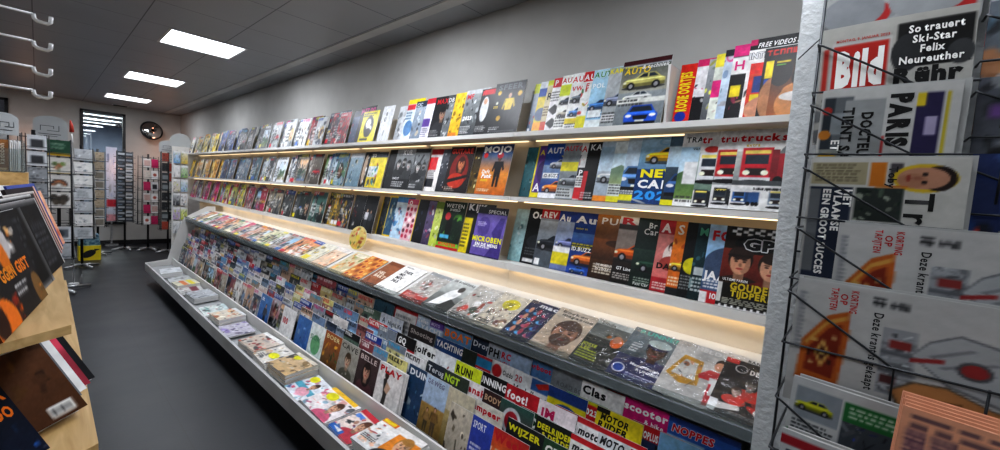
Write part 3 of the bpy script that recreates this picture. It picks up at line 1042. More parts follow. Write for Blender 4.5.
# ---------------------------------------------------------------- top wall shelf, from the pillar leftwards
A = [
 (766, .185, .228, 'B a85a24 1c1614; E .15 .7 .2 .3 26201c; E .54 .18 .42 .42 d08848; F .54 .66 .26 dca070 241610 d08848 l; E .54 .3 .36 .11 f0eae4; R .5 .2 .58 .34 d08848; R .06 .86 .3 .89 d8c020; R .06 .82 .22 .84 60a838', [], 'dark orange cover of brunette woman in white top'),
 (755, .19, .262, 'B 1a1a1c; R 0 .86 1 1 1a1a1c; R .06 .55 .38 .8 f2d81c; Q .05 .88 .6 .96 d8281c 5; R .06 .42 .36 .54 2850a8; E .3 .25 .3 .5 b07850', [], 'black magazine with red heading and yellow box'),
 (742, .18, .212, 'B c83020 e0462a; R 0 .8 1 1 d8281e; R .1 .45 .6 .75 203a80; R .08 .3 .6 .42 e8d020; E .4 .15 .4 .3 d09070', [], 'small red magazine with blue and yellow boxes'),
 (738, .27, .318, 'B f2f0ee f6f4f2; R 0 .86 1 1 141416; R 0 .92 .1 1 d81c6c; N .02 .05 .9 .7 14 e0a080 c83060 f0e0d0 302020', [tx('FREE VIDEOS & MODELS', .1, .885, .06, 'ffffff', mw=.86, sh=.2), tx('INTERNATIONAL', .01, .75, .075, 'e8e8ea', mw=.96, ol='404046', b=2)], 'tall white magazine with black banner about free videos'),
 (722, .21, .30, 'B 18161a; R 0 .84 1 1 e02880; R 0 .6 .3 .83 f4f2f0; R .04 .3 .22 .45 f0d820; N .0 .0 .5 .3 9 d8a080 282024 c04060', [tx('H', .04, .66, .12, 'e02880')], 'black and magenta magazine with yellow box'),
 (713, .21, .29, 'B b8cce0 d8e4f0; R 0 .9 1 1 282430; N 0 .2 .5 .9 10 8098b8 e8e8f0 d04888 303848', [], 'pale blue glossy magazine with dark banner'),
 (704, .20, .28, 'B e0e4d8; R 0 .8 1 1 f0e040; R 0 .35 .4 .6 e02880; N 0 0 .5 .35 7 2a2a30 d0c0b8 808890', [], 'white magazine with yellow band and pink square'),
 (697, .20, .265, 'B 505458 b8bcc0; N 0 0 .6 1 12 303236 d8dadc 88a090 e0e060', [], 'crumpled grey wrapped magazine'),
 (685, .20, .272, 'B f0eef0; R 0 0 .6 .4 17161a; R 0 .88 1 1 d02468; N 0 .3 .4 .6 5 d02468 202024 f0f0f0', [], 'white and black magazine with magenta splash'),
 (668, .20, .262, 'B f0e2cc; R 0 0 .36 1 d8281c; E .16 .12 .12 .12 1838a0; F .62 .68 .22 e8b080 30201c c04830 l; E .6 .34 .14 .3 d89868; R .36 0 1 .08 604030', [tx('ROOIE OORTJES', .26, .2, .16, 'f4e020', rot=90, mw=.95, b=2)], 'red spined comic with yellow vertical title'),
 (613, .235, .302, 'B 70787c b8c0c4; R 0 .92 1 1 401418; V 0 .5 1 .9 a8a89c 5c6058; C .5 .66 .86 c8c070; C .42 .42 .6 c8ccc8; R 0 .33 1 .4 e0e2dc; L .05 .28 .6 .4 404040 2; K .56 .15 .66 1c50c0', [tx('Klassiek', .05, .885, .035, 'f0e838', mw=.4), tx('AUTO', .06, .79, .09, 'f0d020', sh=.1), tx('& techniek', .42, .85, .06, 'e8e8e8', sh=.15, mw=.55)], 'classic car magazine with cream saloon above blue coupe'),
 (599, .21, .285, 'B 9aa0a2 c4c8ca; C .4 .45 .8 8088a0; R 0 .1 .5 .2 e0e0e0; L .04 .05 .5 .25 303030 4; R 0 .9 1 1 a8b0a0', [tx('KAMPIOEN', .03, .9, .08, 'f0e020', mw=.8), tx('AL', .35, .72, .09, 'f4f4f4')], 'grey magazine with yellow masthead and silver car'),
 (583, .21, .29, 'B 88b8d8 b8dcec; C .35 .38 .7 3870b0; R 0 0 1 .14 d8e0e0; L .04 .15 .5 .3 204060 3; R .04 .18 .4 .3 e8eef0', [tx('AUTO', .03, .86, .1, '2a8a50', ol='ffffff'), tx('POL', .03, .68, .08, 'f4f8fa')], 'light blue magazine with green masthead and blue car'),
 (573, .21, .292, 'B e4e6e4; N 0 .25 .6 .7 9 303438 3a8848 c03028 e0c030; R 0 .82 1 1 c81c20; R 0 0 .5 .22 d8d020', [tx('AUTO', .02, .85, .1, 'f4f4f4'), tx('E', .1, .7, .09, 'c81c20')], 'white car magazine with green car and red masthead'),
 (561, .21, .295, 'B eeeeec; C .4 .55 .7 5a646c; C .36 .3 .6 4a78b0; R 0 .1 .45 .2 e0c82c; L .04 .03 .5 .12 404040 2', [tx('AUTO', .02, .84, .1, 'd02026'), tx('VW', .05, .68, .08, 'd02026')], 'white magazine with red letters and two small cars'),
 (550, .2, .295, 'B f0f0ea; R 0 .62 .5 .82 c8d428; C .3 .52 .5 38404a; C .3 .3 .5 b8b0a0; L .03 .05 .5 .25 303030 4', [tx('AUTO', .02, .86, .09, 'c02028')], 'white magazine with lime green box and dark car'),
 (541, .2, .29, 'B eceaea; R 0 .82 1 1 c8242c; P 18181a 0 .4 .2 .5 .4 .4 .2 .3; P 18181a 0 .15 .2 .25 .4 .15 .2 .05; L .02 .55 .4 .75 505050 4', [tx('P', .05, .86, .1, 'f4f0f0')], 'white magazine with black diamond shapes'),
 (535, .2, .285, 'B c8b890 d8d0a8; R 0 .9 1 1 c8d030; R 0 0 .4 .2 d04828; L .02 .3 .4 .5 402818 4', [tx('R', .05, .62, .13, '181818')], 'beige magazine with large black initial'),
 (527, .2, .285, 'B e0c828; R 0 .7 1 1 2a50a0; E .2 .35 .2 .2 506080; R 0 .05 .5 .2 e8a020; R 0 .86 1 1 d8dce0', [], 'yellow and blue magazine with small grey car'),
 (521, .2, .28, 'B 4a5a78 c8d0d4; R 0 .8 1 1 d0d840; N 0 0 .5 .6 6 d04030 404858 e8e8e8', [], 'blue grey magazine beside the shelf joint'),
 (487, .222, .302, 'B 101214 1a1c1e; E .55 .55 .4 .42 060708; E .18 .8 .06 .06 d8b030; E .85 .75 .07 .07 c8a028; H .55 .16 .85 c8a080 1c1410 e0c020 16171a; E .3 .3 .07 .07 b89020; E .16 .6 .04 .04 d0d0c0; L .05 .03 .4 .14 d8d8d8 3; R .1 .03 .9 .06 404448', [tx('SFEER', .12, .86, .1, '5a6064', fit=.8, b=2), tx('STE', .06, .5, .045, 'e0c030')], 'black magazine with figure in bright yellow jacket'),
 (473, .21, .285, 'B 141416 26282a; R 0 .84 1 1 181818; R .1 .86 .6 .97 c8222a; E .25 .55 .16 .4 d8dadc; E .25 .72 .08 .1 d0a080; L .03 .06 .5 .2 e0e0e0 4', [tx('M', .04, .86, .1, 'e03038')], 'black magazine with red masthead and white figure'),
 (457, .22, .295, 'B 3a3e40 a0a6a8; N 0 .1 .9 .8 14 202224 8a9092 c8ccd0 50585c; R 0 .9 1 1 c8ccd0; L .04 .05 .5 .22 f0f0f0 5', [tx('MF', .06, .8, .11, 'd02838'), tx('2023', .08, .34, .08, 'f8f8f8', b=2)], 'grey magazine with bold white year numbers'),
 (446, .21, .29, 'B d8a820 ecc830; N 0 .1 .5 .9 12 e8b828 a87810 f4dc60 6a4a10; R 0 0 .4 .1 c87820', [], 'golden yellow patterned magazine'),
 (438, .21, .285, 'B 5a5e60 8a8e90; N 0 0 .4 1 9 1c1e20 c0c4c4 505658; R 0 .82 1 1 484c50', [tx('DB', .04, .84, .1, 'd8dadc')], 'grey magazine between yellow and black covers'),
 (425, .22, .29, 'B 131315 202022; F .5 .56 .3 9a7a66 141212 26262a; R .02 .02 .96 .05 48484a; L .05 .06 .5 .2 b0b0b0 4', [tx('MAX', .1, .82, .12, 'c8242c', mw=.7)], 'black magazine with dark portrait and red masthead'),
 (416, .21, .292, 'B dcd8e4 eceaf0; R 0 .86 1 1 c02838; R 0 .3 .4 .5 5a3a90; L .03 .05 .4 .28 404050 5; N 0 .5 .4 .8 4 d04060 7050a0 e0e0e8', [], 'white and purple magazine with red strip'),
 (405, .215, .285, 'B 6a7888 a8b4c0; R 0 .84 1 1 2a3848; N .02 .1 .7 .8 10 303840 8898a8 d0d8e0 c8b8a0', [tx('CIC', .05, .86, .09, 'd0dce8')], 'slate blue magazine with pale masthead'),
 (396, .21, .31, 'B c8dce8 e4eef4; R 0 .88 1 1 e8d028; R 0 .74 .5 .87 d03038; E .3 .3 .25 .3 4878a8; L .02 .5 .4 .7 305070 3', [], 'pale blue magazine with yellow top band'),
 (388, .21, .27, 'B b8bcc0 d4d8dc; N 0 0 .5 .9 8 8a9094 e8e8e8 60686c', [], 'plain silver grey magazine'),
 (377, .21, .275, 'B c0c4c6 dcdee0; N 0 0 .5 .9 8 989ea2 f0f0f0 707478', [], 'crinkled white wrapped magazine'),
 (358, .23, .255, 'B e8d820 f0e430; R 0 .86 1 1 e8d820; E .5 .5 .28 .36 181818; E .45 .6 .15 .16 f0f0e8; E .55 .42 .16 .12 f0f0e8; E .5 .3 .2 .16 181818; L .05 .8 .8 .95 202020 2; R .1 .06 .6 .12 181818', [], 'yellow magazine with black and white drawing'),
 (354, .25, .30, 'B 201c26; R 0 .8 1 1 1c1820; N 0 0 .5 .7 6 604050 302838', [tx('JAZZ OO', .04, .84, .11, 'e02890', fit=.9, b=2)], 'black magazine with magenta masthead behind yellow cover'),
 (347, .22, .28, 'B 2c3a58 506488; R 0 .8 1 1 182038; N 0 .1 .5 .8 6 c06078 283048 a8b0c8', [], 'navy magazine with pink patch'),
]
# ---------------------------------------------------------------- middle wall shelf
TRK = 'B ecebe8 f4f3f0; V 0 .3 1 .72 8a9294 d4d4cc; E .8 .6 .25 .3 787c7c; T .5 .5 .82 {0}; R 0 .3 1 .36 4a4e50; R 0 0 1 .29 e8e8e6; T .22 .14 .36 3868a8; T .72 .13 .4 788898; R .02 .22 .3 .27 e0e0e0; R .34 .24 .96 .285 d8d8d8; L .36 .235 .95 .285 202020 1'
B = [
 (728, .258, .33, TRK.format('cc2030'), [tx('truckstar', .03, .85, .085, 'd01c24', b=2, fit=.94, ol='ffffff'), tx('extra', .12, .78, .04, 'e0c020'), tx('Beter, groter, sterker', .3, .245, .03, '303030', mw=.65)], 'lorry magazine with big red lorry and three small pictures'),
 (708, .25, .325, 'B eceae8 f2f0ee; V 0 .3 1 .74 a0a4a4 c8ccc8; T .42 .5 .8 c8242c; R 0 .0 .4 .3 e4e4e4; T .25 .14 .4 404448', [tx('truck', .03, .85, .085, 'd01c24', b=2, ol='ffffff', mw=.9), tx('Ster', .06, .2, .05, '202020')], 'lorry magazine with red cab, left of the frontmost one'),
 (690, .25, .33, 'B e8e6e2; V 0 .2 1 .72 688070 b0c0b8; T .4 .48 .76 e4e6e8; R 0 .0 1 .22 e8e8e4; T .24 .1 .42 30343a; E .2 .76 .12 .06 c03028', [tx('tr', .02, .85, .09, 'd01c24', b=2, ol='ffffff'), tx('uckstar', .3, .85, .085, 'd01c24', b=2, mw=.6)], 'lorry magazine with white lorry cab'),
 (671, .25, .325, 'B f0f0ee; G 0 .1 1 .8 b0d0e4 4a6a40 7a9a50; R .1 .3 .5 .6 e8e8e8; L .04 .05 .6 .15 404040 2', [tx('TRANSPORT', .06, .87, .07, '26282a', mw=1.0), tx('VAN DE', .2, .76, .03, '404040')], 'white magazine with black capitals and green landscape'),
 (658, .21, .30, 'B 20262c 5a7488; V 0 .55 1 .85 a8c4d8 d8e8f0; K .45 .3 .8 2a4a78; R 0 .0 .4 .08 d8d020', [], 'dark blue car front beside white lorry magazine'),
 (629, .245, .30, 'B 2a5888 98b8cc; V 0 .62 1 1 78a4c0 b8d4e4; C .55 .72 .82 f0b818; R 0 .0 1 .52 1a3c70; N .0 .0 1 .1 5 e8e8e8 2040a0', [tx('CAR', .34, .88, .1, '90b8d0', fit=.64), tx('NEW', .08, .4, .115, 'f4e820', fit=.84, b=2, ol='182840'), tx('CAR', .06, .24, .115, 'ffffff', fit=.66, b=2), tx('2022', .03, .07, .12, '38a0f0', fit=.86, b=2)], 'blue car magazine with yellow car and huge NEW CAR lettering'),
 (615, .22, .305, 'B 586068 a8b8c4; V 0 .5 1 1 b0c4d4 dce8f0; K .36 .38 .9 5078a8; E .5 .84 .14 .14 70a048; R 0 .04 .5 .13 e0d828; L .03 .13 .5 .2 f0f0f0 2', [], 'magazine with pale blue car front and grey hills'),
 (602, .21, .29, 'B d0d8d4 e4ecec; G 0 .3 1 .8 c4dce8 708870 98a878; R 0 0 1 .1 d8d028; L .03 .12 .5 .3 404040 4', [], 'white green landscape magazine with yellow foot'),
 (588, .225, .295, 'B 98a4b0 ccd6de; V 0 .5 1 .9 c8d8e4 9cb8cc; C .46 .42 .86 c4ccd4; R 0 .0 .6 .1 e08828; R 0 .9 1 1 b8c8d4', [], 'pale grey blue car magazine with orange strip'),
 (574, .225, .295, 'B 16181c 202226; F .56 .52 .42 b88468 16120f 141416 b; E .5 .66 .5 .4 16130f .45; R 0 .0 .12 .5 c02830; R 0 .86 1 1 16181a; L .03 .03 .4 .15 e0e0e0 3', [tx('KAT', .06, .86, .1, 'e8e8e8')], 'black magazine with hooded bearded face'),
 (567, .21, .295, 'B e6e6e4; R 0 .42 .5 .56 202226; R 0 .02 .5 .22 c8242c; L .02 .24 .5 .4 303030 4; N 0 .56 .5 .78 6 404448 b0b8bc c83030', [tx('AUTO', .02, .84, .1, 'd01c28'), tx('P', .04, .42, .1, 'f4f4f4')], 'white magazine with red masthead and black block'),
 (549, .22, .297, 'B 70787c a0a8ac; R 0 .5 .5 .66 e4d828; C .4 .34 .7 888e94; R 0 .02 .5 .2 c0c4c4; L .03 .04 .5 .2 303030 3', [tx('AUTO', .02, .86, .09, 'd02838')], 'grey car magazine with yellow box'),
 (531, .225, .30, 'B 1c3c88 2858b0; V 0 .25 1 .6 284890 88a0c0; C .5 .2 .8 e87828; R 0 .0 1 .1 e8e8ec; R .04 .36 .5 .46 f0f0f0; C .5 .62 .6 c8d0dc', [tx('AUTO', .05, .82, .1, 'f8f8f8', b=2), tx('ID.BUZZ', .06, .38, .055, '20304a', mw=.6), tx('week', .5, .75, .04, 'f0e030')], 'blue car magazine with white masthead and orange van'),
 (522, .22, .29, 'B 4a2a78 6a3c98; R 0 0 .06 1 e8d828; E .3 .5 .2 .3 382060; R .05 .0 .5 .1 f0e020', [tx('A', .08, .12, .15, 'f4f0f8'), tx('A', .1, .82, .1, 'f0e020')], 'purple magazine with yellow edge'),
 (511, .22, .285, 'B 205058 3a7880; N 0 .1 .5 .9 8 183840 60a0a8 203028 a0b8b8', [], 'teal magazine just left of the shelf joint'),
 (475, .232, .30, 'B d87828 1c3868; V 0 .0 1 .45 c86418 e89838; V 0 .45 1 .85 e08a40 24508c; H .62 .16 .78 604030 120e0c 1a1618 141214; E .62 .78 .1 .08 c02838; E .14 .78 .07 .07 d02828; L .06 .06 .5 .12 f4f0e0 2', [tx('MOJO', .03, .84, .12, 'f6f4f0', fit=.92, b=2), tx('Daft', .1, .42, .07, 'f4f0e8', b=2, sh=.2), tx('Punk', .12, .33, .08, 'ffffff', b=2, sh=.2), tx('INSIDE', .12, .26, .04, 'f0d828')], 'orange and blue music magazine with dark standing figure'),
 (467, .22, .29, 'B 6a5420 1c1814; N 0 .1 .5 .9 10 c8a040 403018 e8d8a0 181410', [], 'gold and black magazine beside orange music cover'),
 (443, .228, .297, 'B 1a1414 2c1c18; E .5 .48 .36 .5 7a1c16; F .55 .62 .26 c8784c 3a140e 8a2018 l; E .45 .26 .34 .22 b83018; P 161010 .1 .2 .9 .34 .9 .4 .1 .28; L .06 .03 .5 .14 e8d8c8 3', [tx('GUITARE', .05, .85, .1, 'd83828', fit=.88, b=2)], 'dark red guitar magazine with long haired player'),
 (435, .22, .285, 'B 1c1e24 585c64; N 0 .1 .4 .9 8 b0b4ba 282c34 e0e0e0 c8a090', [], 'dark magazine with pale portrait strip'),
 (423, .22, .29, 'B e8e4e2; R 0 .5 .4 .8 d02c34; R 0 .1 .4 .3 22242a; L .02 .3 .4 .5 303030 4; R 0 .86 1 1 b8242c', [], 'white and red striped magazine'),
 (408, .225, .298, 'B 2a2c2e 8a8e90; N 0 .2 1 .85 16 d8d8d8 202224 606466; F .4 .55 .26 c8c4c0 141414 1c1e20 l; F .75 .58 .2 b8b4b0 1c1c1c 303234 b; L .06 .05 .6 .16 e8e8e8 2; R 0 .9 1 1 3a3c3e', [], 'grey magazine with two band members'),
 (390, .235, .30, 'B 1a1c1e 6a6e70; V 0 .3 1 1 303234 a0a4a6; F .24 .62 .2 b8b4b0 202020 26282a l; F .52 .66 .19 c8c4c0 141414 1c1e20 b; F .78 .6 .2 b0acaa 1c1c1c 303234; R 0 0 1 .26 141517; L .06 .06 .8 .2 d8d8d8 3', [tx('KUR', .36, .86, .11, 'f2f2f2', b=2, mw=.6), tx('UNCUT', .06, .24, .05, 'e8e8e8')], 'black and white magazine with three band members'),
 (382, .22, .30, 'B 121214 1c1c1e; N 0 .3 .4 .7 4 303034 181818', [], 'almost plain black magazine'),
 (365, .23, .285, 'B e8d028 f0dc50; R 0 .3 .6 .6 d8e0e4; N .0 .05 .6 .8 14 38a0c0 d04838 f0e8d8 50a050 404040; R 0 .84 1 1 38404a', [tx('ZO', .06, .86, .09, 'f4f0e0')], 'yellow magazine with busy colourful pictures'),
 (358, .22, .29, 'B 1c1e22; E .2 .5 .14 .6 c0a890; N 0 0 .4 .9 6 d8d8d8 40444a 101214', [], 'black magazine with pale upright figure'),
 (345, .22, .285, 'B 6a8898 a8bcc8; N 0 .1 .6 .8 12 405868 c8d4d8 304030 d8d0b0; R 0 .86 1 1 d8dce0', [], 'blue grey scenic magazine'),
]
# ---------------------------------------------------------------- lowest wall shelf
def fl(a, b):
    return ';'.join('R %.3f %.3f %.3f %.3f %s' % (.08 + i * .09 + (j % 2) * .02, a + j * b, .16 + i * .09 + (j % 2) * .02, a + (j + 1) * b, 'f0f0f0' if (i + j) % 2 else '101010') for i in range(8) for j in range(3))


C = [
 (715, .228, .328, 'B 1a1510 241a12; V 0 .35 1 .72 5a1c14 7a2c1c; ' + fl(.885, .033) + '; E .52 .79 .34 .17 0c0c0c; F .3 .56 .34 c89070 1c1410 30201a c; F .77 .53 .34 d8a080 2a1c14 6a2018; R 0 0 1 .3 15120e; L .1 .05 .9 .12 c8c8b8 4; R 0 0 1 .014 f0f0f0; P f0f0f0 .06 .015 .06 .04 .1 .04 .1 .015; P f0f0f0 .16 .015 .16 .04 .2 .04 .2 .015; P f0f0f0 .26 .015 .26 .04 .3 .04 .3 .015; P f0f0f0 .36 .015 .36 .04 .4 .04 .4 .015; P f0f0f0 .46 .015 .46 .04 .5 .04 .5 .015; P f0f0f0 .56 .015 .56 .04 .6 .04 .6 .015; P f0f0f0 .66 .015 .66 .04 .7 .04 .7 .015; P f0f0f0 .76 .015 .76 .04 .8 .04 .8 .015; R 0 .06 .08 .3 d8d8d4',
  [tx('GP', .33, .735, .115, '101010', fit=.46, b=3, ol='f4f4f4', ow=3), tx('GOUDEN', .2, .225, .085, 'c8b020', fit=.7, b=2), tx('TIJDPERK', .22, .145, .07, 'c8b020', fit=.68, b=2), tx('ULTIEME PAREN', .06, .325, .03, 'f0f0f0', mw=.4)], 'black racing magazine with two men and gold headline'),
 (698, .25, .31, 'B 2a4068 a0c0dc; V 0 .55 1 1 88b4dc c0dcf0; E .4 .5 .4 .3 40506a; R 0 .0 .5 .16 b82028; L .04 .18 .5 .3 f0f0f0 3; R 0 .0 .12 .14 e8e8e8', [tx('FO', .06, .8, .12, 'd02028', b=2), tx('JAAR', .03, .3, .1, 'f8f8f8', b=2), tx('10', .14, .06, .07, 'f0f0f0')], 'sky blue magazine with red letters and red foot'),
 (686, .23, .315, 'B 14282c 1c3a40; N 0 .1 .5 .75 8 305860 182428 88a0a0; L .04 .1 .5 .3 d0d8d8 4; R .05 .32 .4 .42 c8d0d0', [tx('MOTOR', .04, .84, .1, '60b890', mw=.9)], 'dark teal magazine with green masthead'),
 (675, .23, .325, 'B 121314 1c1d1f; E .2 .42 .16 .16 d0c818; L .03 .1 .4 .3 909494 5; R 0 .86 1 1 101112', [], 'black magazine with yellow disc'),
 (663, .22, .31, 'B d86818 e88830; C .3 .4 .6 e8b030; N 0 .5 .5 .8 5 f0c060 a04010; R 0 0 .5 .1 202224; L .03 .12 .4 .25 fff4e0 3', [tx('S', .06, .82, .13, 'f8f0e0')], 'orange magazine with golden car'),
 (647, .23, .31, 'B c86460 e09890; R 0 .8 1 1 b82830; E .4 .5 .24 .3 f0e0d8; F .36 .6 .2 e8d0c8 503028 a04038; R 0 .0 .6 .2 b02830; L .05 .03 .5 .14 f0e8e0 3', [tx('A', .06, .83, .12, 'f4e8e4', b=2), tx('DAKAR', .06, .32, .075, '201010', fit=.7, b=2)], 'pinkish red magazine with desert rally headline'),
 (625, .24, .335, 'B 14201c 1a2c26; V 0 .2 1 .55 182420 283c34; C .5 .34 .8 1c3a2c; L .1 .05 .5 .15 b0c0b0 3', [tx('Br', .22, .86, .08, 'e8ece8', mw=.3), tx('Cars', .14, .765, .085, 'f0f2f0', mw=.8), tx('Fast Car', .1, .03, .04, 'd8dcd8')], 'very dark green car magazine with white title'),
 (606, .24, .33, 'B 201c1a 3a2a22; V 0 .35 1 .8 6a5a50 b0a49c; C .46 .46 .92 d85c18; R 0 0 1 .18 181614; L .05 .06 .6 .16 e0d8d0 3; R 0 .88 1 1 e8e4e0', [tx('RS', .04, .885, .095, 'd02028', fit=.6, b=2), tx('GT Line', .1, .2, .045, 'f0f0f0')], 'magazine with orange sports car and red masthead'),
 (583, .24, .325, 'B 2a1c14 a06030; V 0 .62 1 1 6a4020 c08040; V 0 .3 1 .62 3a2418 8a5028; E .6 .56 .3 .08 402818; L .1 .08 .7 .24 e8dcc8 4', [tx('PUUR', .1, .85, .1, 'f4ece0', fit=.84, b=1), tx('DE MUSEUM', .16, .2, .035, 'f0e8dc', mw=.6), tx('IN ZWART', .16, .14, .035, 'f0e8dc', mw=.6)], 'brown desert scene magazine with thin white masthead'),
 (561, .235, .318, 'B 1a3478 2450a0; V 0 .5 1 .66 2a4c90 5078b0; R .02 .38 .7 .5 202838; C .5 .26 .84 e0702c; R 0 .0 1 .12 2048a0; C .3 .07 .4 3868c0; R 0 .82 1 1 203c8c; L .04 .42 .66 .5 d8c820 2', [tx('Auto', .04, .83, .11, 'ffffff', fit=.92, b=2), tx('ID.BUZZ', .04, .37, .06, 'f4f4f4', mw=.6), tx('motor en', .06, .72, .035, 'f0e030')], 'royal blue car magazine with orange and white van'),
 (544, .23, .315, 'B 6878a8 c8d4e4; R 0 .82 1 1 203c8c; R 0 .1 .6 .3 e0d028; C .4 .46 .7 8088c0; R .0 .3 .5 .4 f0f0f0', [tx('Au', .04, .83, .11, 'ffffff', b=2)], 'lavender blue car magazine with yellow foot'),
 (526, .24, .32, 'B 3a4048 a8b0b8; V 0 .4 1 .8 788088 c4ccd4; C .5 .42 .92 20242a; R 0 0 1 .2 505860; R .05 .03 .2 .14 f0f0f0; R 0 .84 1 1 b8202c', [tx('REV', .06, .86, .1, 'f0f0f0', b=2, mw=.7)], 'grey magazine with black car and red banner'),
 (513, .235, .325, 'B 0e0f11 16181a; E .5 .4 .4 .2 24282c; R .08 .04 .4 .1 e0e0e0; L .1 .15 .5 .3 606468 3', [tx('Oc', .12, .82, .12, 'f4f4f4', b=2), tx('tane', .55, .82, .11, 'f4f4f4', b=2, mw=.4)], 'black magazine with white lettering left of grey car cover'),
 (500, .22, .30, 'B 90b8bc b8d4d6; N 0 .1 .4 .8 7 6898a0 d8e4e4 a8c4c4', [], 'pale teal magazine'),
 (470, .235, .295, 'B 6a58a8 7a68b8; R 0 .86 1 1 2a2a30; P 4a3a88 .5 .0 .75 .3 .6 .5 .8 .8 .95 .8 .9 .4 1 .1 1 .0; E .3 .6 .2 .25 5a4898; L .08 .16 .8 .22 f0f0f0 1; R 0 0 1 .03 383050; L .08 .6 .4 .7 d8d0f0 3', [tx('SPECIAL', .36, .875, .07, 'f0f0f0', fit=.6, b=1), tx('MICROBEN', -.01, .3, .1, 'f4ec18', fit=.98, b=2), tx('EN DE MENS', .12, .21, .06, 'ffffff', fit=.76, b=2)], 'purple magazine with yellow microbe headline'),
 (458, .26, .325, 'B 1c1e20 26282a; R 0 0 .3 .7 e8d020; L .02 .1 .24 .6 303020 7', [tx('KIJK', .06, .86, .12, 'f4f4f4', fit=.66, b=2)], 'taller black magazine with yellow column behind purple cover'),
 (436, .235, .315, 'B 142018 1c3020; N .0 .2 .9 .8 14 204828 60a038 183020 304838; E .4 .45 .14 .36 10120f; E .28 .68 .12 .12 c83840; R 0 .0 1 .06 c02020; R 0 .06 1 .14 80c030; R .1 .22 .5 .3 58b8e0', [tx('WETEN', .1, .87, .08, 'e8e8e0', fit=.8), tx('IN BEELD', .3, .8, .05, 'e8e8e0', mw=.5), tx('MONSTER', .1, .075, .055, 'e03028', fit=.8, b=2)], 'dark green science magazine with figure and striped foot'),
 (428, .23, .30, 'B b8c848 d8e088; N 0 .0 .4 .9 9 e8f0c0 80a030 404830 f0f0f0; R 0 .84 1 1 708828', [], 'lime green magazine'),
 (420, .23, .30, 'B 483c58 706488; N 0 .0 .4 .9 9 b0a8c8 302840 c86080 e0d8e8', [], 'muted purple magazine with grid of pictures'),
 (409, .23, .305, 'B 16171b 20222a; R 0 0 .05 1 e8c820; N .06 .2 .4 .8 5 404868 202430', [], 'black magazine with bright yellow border'),
 (398, .23, .30, 'B e8b8c0 f0ccd0; ' + ';'.join('E %.2f %.2f .07 .07 %s' % (.1 + i * .2, .1 + j * .13, ['c02848', '6a3040', 'f0e8e8', 'b04060'][(i * 3 + j) % 4]) for i in range(5) for j in range(6)) + '; R 0 .86 1 1 c84868', [tx('Q', .1, .86, .1, 'f8f0f0', b=2)], 'pink magazine with rows of round pictures'),
 (387, .23, .31, 'B b8d4e8 d8e8f2; N .0 .1 .6 .8 12 4888c0 f0f0f0 d03848 305880; R 0 .86 1 1 3078b8', [], 'light blue magazine with red and white details'),
 (379, .23, .31, 'B e8c820 f0d840; R .05 .04 .95 .96 305878; N .08 .1 .5 .9 8 184058 80a8b8 d8d0a0', [], 'blue magazine framed by yellow border'),
 (372, .23, .30, 'B 20242a 384048; R 0 0 .05 1 e8c820; N .06 .1 .5 .9 6 c8a040 505860', [], 'charcoal magazine with narrow yellow edge'),
 (360, .23, .30, 'B 141518 1e2024; H .3 .1 .9 c0a088 201810 d8d8dc 303438; H .6 .1 .85 b89078 181410 50545a 202428; R 0 .88 1 1 101114', [], 'black magazine with two standing people'),
 (349, .22, .295, 'B 181a1c 2a2c30; N 0 0 .5 .9 9 902028 d8d0c8 38404a', [], 'black magazine with dark red patch'),
]
PAL = {
 'A': [(0, 216, 'e8c828 f0f0ec d8b020 c8ccc8'), (216, 236, '20305a 3858a0 1c1e24 181a1e'), (236, 262, '24262a 3a3e42 585c60 18191c'), (262, 300, 'c8ccce a8acae e4e6e4 505458 8a8e90'), (300, 320, '30384a d8b838 c0c4c6 a02028'), (320, 350, '181a1c 22242a b02030 30384a 585e64')],
 'B': [(0, 218, 'e8a820 e0b830 c8882a f0ece0'), (218, 250, '38486a 50607a 283850 687888'), (250, 290, 'd0d4d8 a8b0b8 e8eaec 303438 40606c'), (290, 316, '6a6258 8a8278 484038 b0a898'), (316, 350, '4a6a90 88a8b8 c8d0c8 60884a 303a58 e0e0e0')],
 'C': [(0, 212, 'd83878 c8ccd0 404448 9a9ea4'), (212, 240, '3858a0 d0c838 c03050 50606a'), (240, 264, '8a2838 c8b8b0 404448 c02858'), (264, 294, '303436 484c50 585c5c b8a888'), (294, 306, '141517 1a1c1e 22302c'), (306, 320, '5a8078 a83028 386058 1c1e20'), (320, 350, 'b02828 22242a e0d8d0 c8a028 3a3e42')],
}


